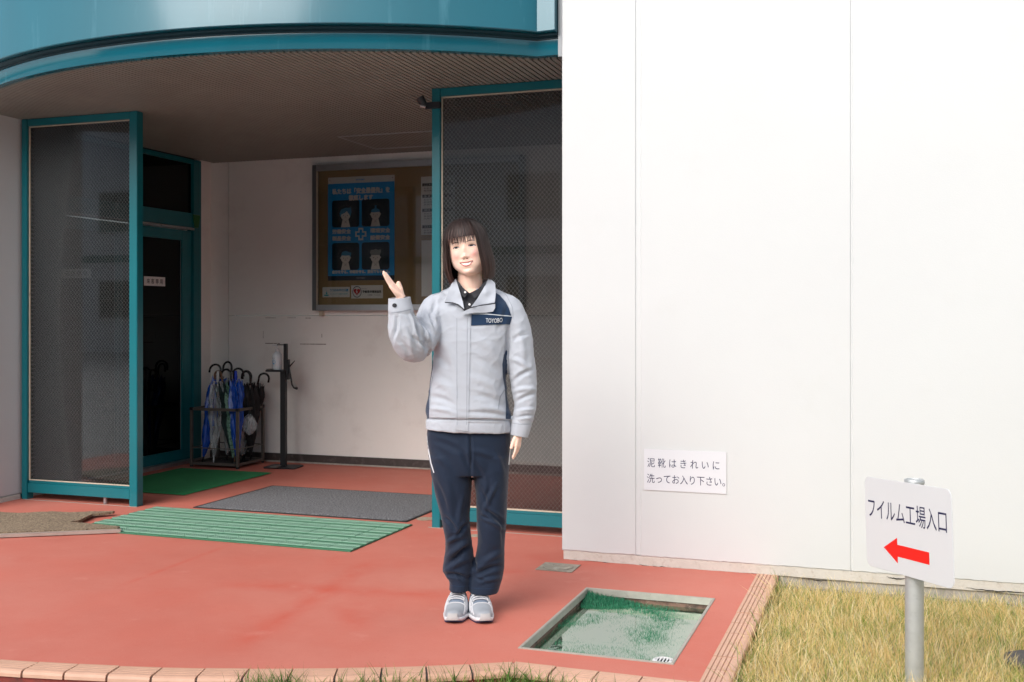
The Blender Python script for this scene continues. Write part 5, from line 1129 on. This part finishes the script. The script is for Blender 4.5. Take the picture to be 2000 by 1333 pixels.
# ---------------- body: head, neck, trunk, arms and hands as one continuous surface
roll, yawh, pit_ = R(8.8), R(-9), R(2)
HM = Matrix.Rotation(-roll, 4, 'Y') @ Matrix.Rotation(yawh, 4, 'Z') @ Matrix.Rotation(pit_, 4, 'X')
eye = Q(905.5, 483, -.100); HM.translation = eye - HM.to_3x3() @ Vector((0, -.087, 0))
hp = dense([(.109, .006, -.010, .020), (.107, .018, -.028, .040), (.100, .034, -.047, .062), (.086, .049, -.066, .078), (.060, .0625, -.081, .091), (.030, .0695, -.0875, .095), (.0, .0720, -.0880, .093), (-.02, .0750, -.0865, .086), (-.04, .0750, -.0850, .072), (-.06, .0720, -.0835, .048), (-.078, .0645, -.0820, .022), (-.092, .0510, -.0800, -.002), (-.102, .0400, -.0775, -.020), (-.109, .0270, -.0730, -.034), (-.113, .011, -.066, -.046)], 9)
def G2(x, z, cx, cz, sx, sz): return math.exp(-((x-cx)/sx)**2-((z-cz)/sz)**2)
def mouth_z(x): return -.0640+.0048*(x/.027)**2
def sculpt(x, z):
    a = abs(x); d = 0.
    d += .0075*G2(x, z, 0, -.012, .0075, .020)+.0125*G2(x, z, 0, -.036, .0090, .0085)+.0055*G2(a, z, .0105, -.0405, .0055, .0055)
    d -= .0050*G2(a, z, .030, .004, .015, .009); d += .0022*G2(a, z, .028, .019, .018, .006); d += .0052*G2(a, z, .037, -.029, .015, .013)
    d += .0035*G2(x, z, 0, -.064, .024, .013); d -= .0030*G2(x, z, 0, -.0865, .016, .0045); d += .0050*G2(x, z, 0, -.100, .015, .009)
    t = np.clip((a-.013)/.020, 0, 1); zl = -.038-.024*t; d -= .0020*math.exp(-((z-zl)/.0035)**2)*math.sin(PI*float(np.clip((a-.010)/.026, 0, 1)))
    u = x/.0255
    if abs(u) < 1.15: d -= .0050*math.exp(-((z-mouth_z(x)+.0015)/(.0042*max(.25, 1-.7*u*u)))**2)*max(0, 1-(abs(u)/1.15)**4)
    d -= .0022*G2(a, z, .0062, -.0465, .0030, .0022)
    return d
bm_ = MB(); rs_ = []
for (z, w, yf, yb) in hp:
    r_ = []; n = 120
    for k in range(n):
        a = 2*PI*k/n; x = w*math.copysign(abs(math.sin(a))**.92, math.sin(a)); ca = -math.cos(a); yy = (-yf if ca < 0 else yb)*math.copysign(abs(ca)**(.86 if ca < 0 else .95), ca)
        if ca < -.05: yy -= sculpt(x, z)*min(1, -ca*1.6)
        r_.append(HM @ Vector((x, yy, z)))
    rs_.append(r_)
loft(bm_, rs_)
for s_ in (-1, 1): loft(bm_, [ring(HM @ Vector((s_*(.070+.004*q), .012, -.012)), HM.to_3x3() @ Vector((0, .014*w, 0)), HM.to_3x3() @ Vector((0, 0, .028*w)), 16, 2) for q, w in ((0, .8), (1, 1), (2, .9), (2.6, .5))])
nb_ = Q(918, 590, .02); nt_ = HM @ Vector((0, .012, -.045))
loft(bm_, [ring(nt_.lerp(nb_, t), (r0, 0, 0), (0, r1, 0), 32, 2) for t, r0, r1 in ((0, .050, .052), (.3, .049, .052), (.6, .050, .053), (.8, .055, .056), (1, .070, .062))])
rs_ = []
for (py, xl, xr, hd, yc) in dense([(566, 888, 948, .054, .012), (582, 862, 975, .078, .008), (600, 858, 985, .080, .008), (650, 862, 978, .095, 0), (720, 868, 968, .090, 0), (780, 866, 970, .082, 0), (840, 860, 975, .072, 0), (880, 858, 980, .080, 0), (900, 862, 975, .075, 0)], 3):
    a, b = Q(xl, py), Q(xr, py); c_ = (a+b)/2; c_.y = yc; rs_.append(ring(c_, ((xr-xl)/2*D0/2130, 0, 0), (0, hd, 0), 32, 2.3))
loft(bm_, rs_)
limb(bm_, [(985, 600, .0, .040), (1006, 640, 0, .044), (1015, 700, -.012, .040), (1020, 750, -.02, .036), (1020, 800, -.035, .030), (1015, 840, -.042, .0245), (1013, 852, -.044, .0235)], n=20)
limb(bm_, [(860, 600, .0, .040), (845, 625, -.04, .044), (826, 665, -.11, .040), (812, 672, -.145, .038), (800, 655, -.172, .038), (789, 620, -.194, .030), (783.5, 597, -.200, .0255), (784.5, 584, -.202, .0235)], n=20)
for q in ((880, 884, 890, 896, 898, 894), (955, 960, 962, 960, 947, 943)):
    limb(bm_, [(q[0], 890, .0, .060), (q[1], 960, 0, .052), (q[2], 1020, 0, .040), (q[3], 1080, .01, .040), (q[4], 1140, .004, .028), (q[5], 1175, .004, .028)], n=20)
def hand(wrist, f, w, curl, scale=1., thumb=(.62, .55, .45), spread=1., sgn=1, tl=1.):
    f = Vector(f).normalized(); w = Vector(w); w = (w-f*w.dot(f)).normalized(); nn = f.cross(w).normalized()*sgn; S = scale
    pts = [(0, .0235, .019), (.018, .026, .018), (.040, .034, .0155), (.062, .0385, .0135), (.080, .0385, .0120), (.088, .0350, .0095)]
    loft(bm_, [ring(wrist+f*a*S, w*b*S, nn*c_*S, 24, 2.4) for a, b, c_ in pts])
    for k, (o_, L, r) in enumerate(((-.0285, .058, .0070), (-.0095, .072, .0077), (.0100, .077, .0080), (.0290, .069, .0078))):
        b = wrist+f*.078*S+w*o_*S; d = (f+w*(o_*3.2*spread)).normalized(); P = [b-d*.012*S, b]; cc = 0; p = b
        for j, fr in enumerate((.45, .30, .25)):
            cc += curl[k]*(.8, .6, .5)[j]; dd = (d*math.cos(cc)+nn*math.sin(cc)).normalized(); p = p+dd*L*fr*S; P.append(p)
        D = dense([tuple(q) for q in P], 5); m = len(D); rad = [r*S*(1.06-.30*(i/(m-1)))*(1 if i < m-2 else .72) for i in range(m)]
        mbt = MB().tube([Vector(q) for q in D], rad, 12); bm_.add(mbt.v, mbt.f)
    tb = wrist+f*.022*S+w*.022*S+nn*.004*S; td = (f*thumb[0]+w*thumb[1]+nn*thumb[2]).normalized(); t2 = (td+f*.5).normalized(); T_ = S*tl
    P = [tb-td*.010*S, tb+td*.012*S, tb+td*.038*T_, tb+td*.038*T_+t2*.026*T_, tb+td*.038*T_+t2*.042*T_]; D = dense([tuple(q) for q in P], 5); m = len(D)
    mbt = MB().tube([Vector(q) for q in D], [S*(.0150-.0065*(i/(m-1)))*(1 if i < m-2 else .75) for i in range(m)], 12); bm_.add(mbt.v, mbt.f)
hand(Q(786, 584, -.203), (-.60, -.10, .79), (.10, .97, .20), (.12, .06, .04, .02), .84, thumb=(.80, .05, .42), spread=.9, sgn=-1, tl=.74)
hand(Q(1013, 843, -.044), (-.06, -.06, -.99), (-.30, -.95, 0), (.30, .26, .22, .2), .74, thumb=(.85, .30, .30), spread=.6, sgn=1)
body = voxel(bm_, .0024, 'body', 2)
sk = bpy.data.materials.new('skin'); sk.use_nodes = True; n = sk.node_tree.nodes; l = sk.node_tree.links; p = n['Principled BSDF']
p.inputs['Roughness'].default_value = .48; p.inputs['Subsurface Weight'].default_value = .12; p.inputs['Subsurface Radius'].default_value = (.012, .004, .002); p.inputs['Subsurface Scale'].default_value = .5; p.inputs['Specular IOR Level'].default_value = .4
at2 = n.new('ShaderNodeAttribute'); at2.attribute_name = 'tint'; l.new(at2.outputs[0], p.inputs['Base Color'])
c, no = coords(body); HI = np.array(HM.inverted()); ch = c @ HI[:3, :3].T+HI[:3, 3]; X, Y, Z = ch[:, 0], ch[:, 1], ch[:, 2]; A = np.abs(X)
base = np.array(srgb(246, 208, 188)); col = np.tile(base, (len(c), 1)); inh = (Y < -.02) & (Z > -.12) & (Z < .12) & (A < .09)
def tint(w, c2): 
    global col; w = np.clip(w*inh, 0, 1)[:, None]; col = col*(1-w)+np.array(c2)*w
tint(.62*np.exp(-((A-.038)/.019)**2-((Z+.030)/.017)**2), srgb(242, 164, 156)); tint(.35*np.exp(-(X/.011)**2-((Z+.038)/.008)**2), srgb(238, 176, 160))
tint(.30*np.exp(-((A-.030)/.018)**2-((Z-.003)/.010)**2), srgb(214, 164, 146)); tint(.25*np.exp(-(X/.018)**2-((Z+.100)/.009)**2), srgb(238, 178, 164))
u = X/.0265; oz = (Z-(-.0640+.0048*u*u)); tint((np.abs(u) < 1)*np.exp(-((oz+.002)/(.0048*np.maximum(.2, 1-.75*u*u)))**4), srgb(70, 24, 24))
ca = body.color_attributes.new('tint', 'FLOAT_COLOR', 'POINT'); c4 = np.ones((len(c), 4)); c4[:, :3] = col; ca.data.foreach_set('color', c4.astype(np.float32).ravel())
bo = link('body', body, sk, pe); BB = bvh(body)
def fcast(u, w):
    o_ = HM @ Vector((u, -.20, w)); return o_, (HM.to_3x3() @ Vector((0, 1, 0))).normalized()
def fp(name, pts, m, off, par, step=.0016, thick=.0006, bulge=0., **k): return patch(name, pts, m, BB, off, thick, step, cast=fcast, parent=par, bulge=bulge, **k)
E_white = mat('eye_white', (.74, .71, .69), .25); E_iris = mat('dark_brown_iris', (.018, .010, .008), .12, coat=.6); E_lash = mat('dark_lashes', (.018, .013, .012), .6); E_brow = mat('brown_eyebrow', srgb(78, 56, 48), .8); E_crease = mat('eyelid_crease', srgb(172, 122, 104), .7); L_lip = mat('soft_pink_lips', srgb(208, 114, 110), .38, vary=.05, vscale=200); T_teeth = mat('teeth', (.90, .87, .78), .2)
def arc_pts(f0, f1, x0, x1, n=12): return [(x, f0(x)) for x in np.linspace(x0, x1, n)]+[(x, f1(x)) for x in np.linspace(x1, x0, n)]
for s_ in (-1, 1):
    ex = .0305; hw_ = .0140
    up = lambda x: -.0002+.0058*(1-((abs(x)-ex)/hw_)**2)**.8 if abs(abs(x)-ex) < hw_ else .0002
    lo_ = lambda x: .0002-.0013*(1-((abs(x)-ex)/hw_)**2) if abs(abs(x)-ex) < hw_ else .0002
    ed = fp('eye', arc_pts(up, lo_, s_*(ex-hw_), s_*(ex+hw_)), E_white, .0006, bo)
    ir = .0066; icx = s_*(ex)-.0010
    ip = [(icx+ir*math.cos(a), max(lo_(icx+ir*math.cos(a)), min(up(icx+ir*math.cos(a)), .0010+ir*math.sin(a)))) for a in np.linspace(0, 2*PI, 19)[:-1]]
    fp('iris', ip, E_iris, .0011, ed, step=.0012)
    fp('eyelashes', arc_pts(lambda x: up(x)+.0016, lambda x: up(x)-.0014, s_*(ex-hw_+.001), s_*(ex+hw_+.0022), 14), E_lash, .0016, ed, step=.0012)
    fp('lower_lashes', arc_pts(lambda x: lo_(x)+.0001, lambda x: lo_(x)-.0005, s_*(ex-hw_+.004), s_*(ex+hw_), 12), E_brow, .0008, ed, step=.0012)
    fp('eyelid_crease', arc_pts(lambda x: up(x)+.0042, lambda x: up(x)+.0035, s_*(ex-hw_+.002), s_*(ex+hw_), 12), E_crease, .0003, ed, step=.0012, thick=.0003)
    fp('eye_fold', arc_pts(lambda x: -.0045-.0018*(1-((abs(x)-ex)/hw_)**2), lambda x: -.0051-.0018*(1-((abs(x)-ex)/hw_)**2), s_*(ex-.011), s_*(ex+.010), 10), E_crease, .0003, ed, step=.0012, thick=.0003)
    bz_ = lambda x: .0185+.0040*math.sin(PI*min(1, max(0, (abs(x)-.014)/.036)))-.02*max(0, abs(x)-.036)
    fp('eyebrow', arc_pts(lambda x: bz_(x)+.0022*(1-((abs(x)-.030)/.019)**2), lambda x: bz_(x)-.0020*(1-((abs(x)-.030)/.019)**2), s_*.013, s_*.047, 12), E_brow, .0005, bo, step=.0016, thick=.0004)
    fp('nostril', [(s_*.0066+.0034*math.cos(a), -.0468+.0017*math.sin(a)) for a in np.linspace(0, 2*PI, 11)[:-1]], mat('nostril_shadow', srgb(96, 48, 42), .8), .0004, bo, step=.001, thick=.0003)
mz = lambda x: -.0640+.0048*(x/.0265)**2
tt = lambda x: max(0., 1-(x/.0275)**2)
mo_ = fp('mouth_shade_patch', arc_pts(lambda x: mz(x)+.0026*tt(x)+.0004, lambda x: mz(x)-.0086*tt(x)**.8, -.0268, .0268, 18), mat('mouth_shadow', srgb(62, 20, 18), .6), .0006, bo, step=.0018)  # dark sheet behind the teeth, the mouth's shade put into its colour
fp('teeth', arc_pts(lambda x: mz(x)+.0010*tt(x)+.0000, lambda x: mz(x)-.0080*max(0, 1-(x/.0225)**2)**.8, -.0215, .0215, 16), T_teeth, .0014, bo, step=.0018)
th = bo.children[-1]; T_gap = mat('tooth_gap_shadow', srgb(176, 150, 130), .6)
for k in range(-4, 5):
    xx = .0052*k+.0026
    if abs(xx) < .019: fp('tooth_gap', [(xx-.00025, mz(xx)+.0018*tt(xx)), (xx+.00025, mz(xx)+.0018*tt(xx)), (xx+.00025, mz(xx)-.0050*tt(xx)), (xx-.00025, mz(xx)-.0050*tt(xx))], T_gap, .0018, th, step=.002, thick=.0004)
fp('upper_lip', arc_pts(lambda x: mz(x)+.0012+.0036*tt(x)**.7-.0008*math.exp(-(x/.003)**2), lambda x: mz(x)+.0014*tt(x), -.0275, .0275, 18), L_lip, .0010, bo, step=.0015, thick=.002, bulge=.0012)
fp('lower_lip', arc_pts(lambda x: mz(x)-.0082*tt(x)**.8, lambda x: mz(x)-.0082*tt(x)**.8-.0048*tt(x)**.7, -.0255, .0255, 18), L_lip, .0010, bo, step=.0015, thick=.002, bulge=.0018)

# ---------------- hair: bob with a full fringe
hz0, hh = .012, .1035
def hrad(phi, z):
    """horizontal hair radius factors"""
    rx = .0895+.0075*min(1, max(0, (.01-z)/.08)); ry = .1035 if abs(phi) < PI/2 else .112
    return rx, ry
def hpt(phi, s, zend, o_=0., inn=0.):
    """s 0 crown .. 1 tip, phi 0 = front"""
    Larc = .155; Ltot = Larc+max(0, hz0-zend); q = s*Ltot
    if zend > hz0: Ltot = Larc*(math.acos(min(1, (zend-hz0)/hh))/(PI/2)); q = s*Ltot
    if q < Larc: psi = q/Larc*PI/2; f_ = math.sin(psi)**.80; z = hz0+hh*math.cos(psi)**.95 if psi < PI/2 else hz0
    else: f_ = 1+.03*math.sin(min(1, (q-Larc)/.10)*PI/2)-inn*max(0, (q-Larc-.07)/.08)**2; z = hz0-(q-Larc)
    rx, ry = hrad(phi, z); fx = f_**1.15 if f_ < 1 else f_; x = (rx*fx+o_)*math.sin(phi); y = -(ry*(f_**.80 if f_ < 1 else f_)+o_)*math.cos(phi)
    cx, cy = .004*(1-f_)-.005, .004
    return Vector((x+cx, y+cy, z+o_*.8*max(0, 1-f_)))
PF = R(43)
def zend_of(phi):
    a = abs(phi)
    if a < PF: return .010+.010*(a/PF)**2+(.003 if phi > 0 else 0)
    return -.132-.006*math.sin(a)
sh = MB(); npf, ns = 96, 30; vs = []
for i in range(npf+1):
    phi = PF+(2*PI-2*PF-.14)*i/npf; phi = phi if phi <= PI else phi-2*PI
    vs += [hpt(phi, s/(ns-1), -.116, -.007) for s in range(ns)]
sh.add([HM @ v for v in vs], [(i*ns+k, (i+1)*ns+k, (i+1)*ns+k+1, i*ns+k+1) for i in range(npf) for k in range(ns-1)])
vs = []
for i in range(33):
    phi = -PF+2*PF*i/32; vs += [hpt(phi, s/(ns-1), .040, -.006) for s in range(ns)]
sh.add([HM @ v for v in vs], [(i*ns+k, (i+1)*ns+k, (i+1)*ns+k+1, i*ns+k+1) for i in range(32) for k in range(ns-1)])
hm = bpy.data.materials.new('dark_brown_hair'); hm.use_nodes = True; n = hm.node_tree.nodes; l = hm.node_tree.links; p = n['Principled BSDF']; p.inputs['Roughness'].default_value = .46; p.inputs['Specular IOR Level'].default_value = .4
p.inputs['Anisotropic'].default_value = .5
at3 = n.new('ShaderNodeAttribute'); at3.attribute_name = 'tint'; l.new(at3.outputs[0], p.inputs['Base Color'])
cap_me = sh.mesh('hair', smooth='all'); 
ca = cap_me.color_attributes.new('tint', 'FLOAT_COLOR', 'POINT'); c4 = np.ones((len(cap_me.vertices), 4)); c4[:, :3] = srgb(28, 21, 20); ca.data.foreach_set('color', c4.astype(np.float32).ravel())
hair = link('hair', cap_me, hm, pe)
V = []; F = []; CT = []; rnd = random.Random(5)
def strand(phi, zend, o_, wd, tone, dphi=0., inn=.10, s0=.03, seg=14):
    b = len(V)
    for k in range(seg+1):
        s = s0+(1-s0)*k/seg; ph = phi+dphi*s*s; p0 = hpt(ph, s, zend, o_+.0012*math.sin(s*9+phi*40), inn); tw = Vector((math.cos(ph), math.sin(ph), 0)); nrm = Vector((math.sin(ph), -math.cos(ph), 0))
        w = wd*(.35+.65*min(1, s*4))*(1 if s < .82 else 1-(s-.82)/.18*.85)
        side = (tw+nrm*.35*math.sin(phi*91+o_*3000)).normalized()*w/2
        V.append(HM @ (p0-side)); V.append(HM @ (p0+nrm*w*.12)); V.append(HM @ (p0+side))
        t_ = np.array(srgb(38, 29, 27))*(1-s**2)+np.array(srgb(72, 48, 41))*s**2; CT.extend([tuple(t_*tone)]*3)
    for k in range(seg):
        for j in range(2): F.append((b+3*k+j, b+3*k+j+1, b+3*k+3+j+1, b+3*k+3+j))
for i in range(1500):
    phi = PF*.98+(2*PI-2*PF*.98-.15)*rnd.random(); phi = phi if phi <= PI else phi-2*PI
    strand(phi, zend_of(phi)+(rnd.gauss(0, .006) if rnd.random() < .8 else rnd.uniform(.0, .035)), rnd.uniform(-.004, .004), rnd.uniform(.0018, .0045), rnd.uniform(.7, 1.3), rnd.gauss(0, .04), .10+.08*rnd.random())
for i in range(330):        # edge locks framing the face, falling slightly inwards
    s_ = rnd.choice((-1, 1)); phi = s_*(PF+(.14 if s_ < 0 else 0)+abs(rnd.gauss(0, .10))); strand(phi, -.130+rnd.gauss(0, .006), rnd.uniform(-.008, .001), rnd.uniform(.0018, .0040), rnd.uniform(.55, 1.2), -s_*rnd.uniform(-.02, .05), .16)
GL = [-1.14, -.98, -.86, -.70, -.60, -.42, -.30, -.22, -.05, .04, .16, .26, .42, .52, .60, .74, .84, .92, 1.0]
for i in range(270):        # fringe with gaps
    g_ = GL[int(rnd.random()*len(GL))]; phi = g_*PF+rnd.gauss(0, .014); strand(phi, zend_of(phi)+rnd.gauss(.004, .004)+(.010 if rnd.random() < .25 else 0), rnd.uniform(-.010, -.002), rnd.uniform(.0010, .0024), rnd.uniform(.6, 1.3), (g_*PF-phi)*.9+rnd.gauss(0, .01), 0)
for i in range(90):         # flyaways
    phi = rnd.uniform(-PI, PI); strand(phi, zend_of(phi)+rnd.uniform(-.006, .05), rnd.uniform(.004, .010), .0009, rnd.uniform(.8, 1.6), rnd.gauss(0, .16), -.05, seg=10)
for i in range(120):        # thin shine strands over the crown
    phi = rnd.uniform(-PI, PI); strand(phi, zend_of(phi), .0035, .0010, rnd.uniform(1.0, 2.2), rnd.gauss(0, .05), .1)
me = bpy.data.meshes.new('hair_strands'); me.from_pydata(V, [], F); me.polygons.foreach_set('use_smooth', [True]*len(F))
ca = me.color_attributes.new('tint', 'FLOAT_COLOR', 'POINT'); c4 = np.ones((len(V), 4)); c4[:, :3] = np.array(CT); ca.data.foreach_set('color', c4.astype(np.float32).ravel())
link('hair_strands', me, hm, hair, kind='stuff')
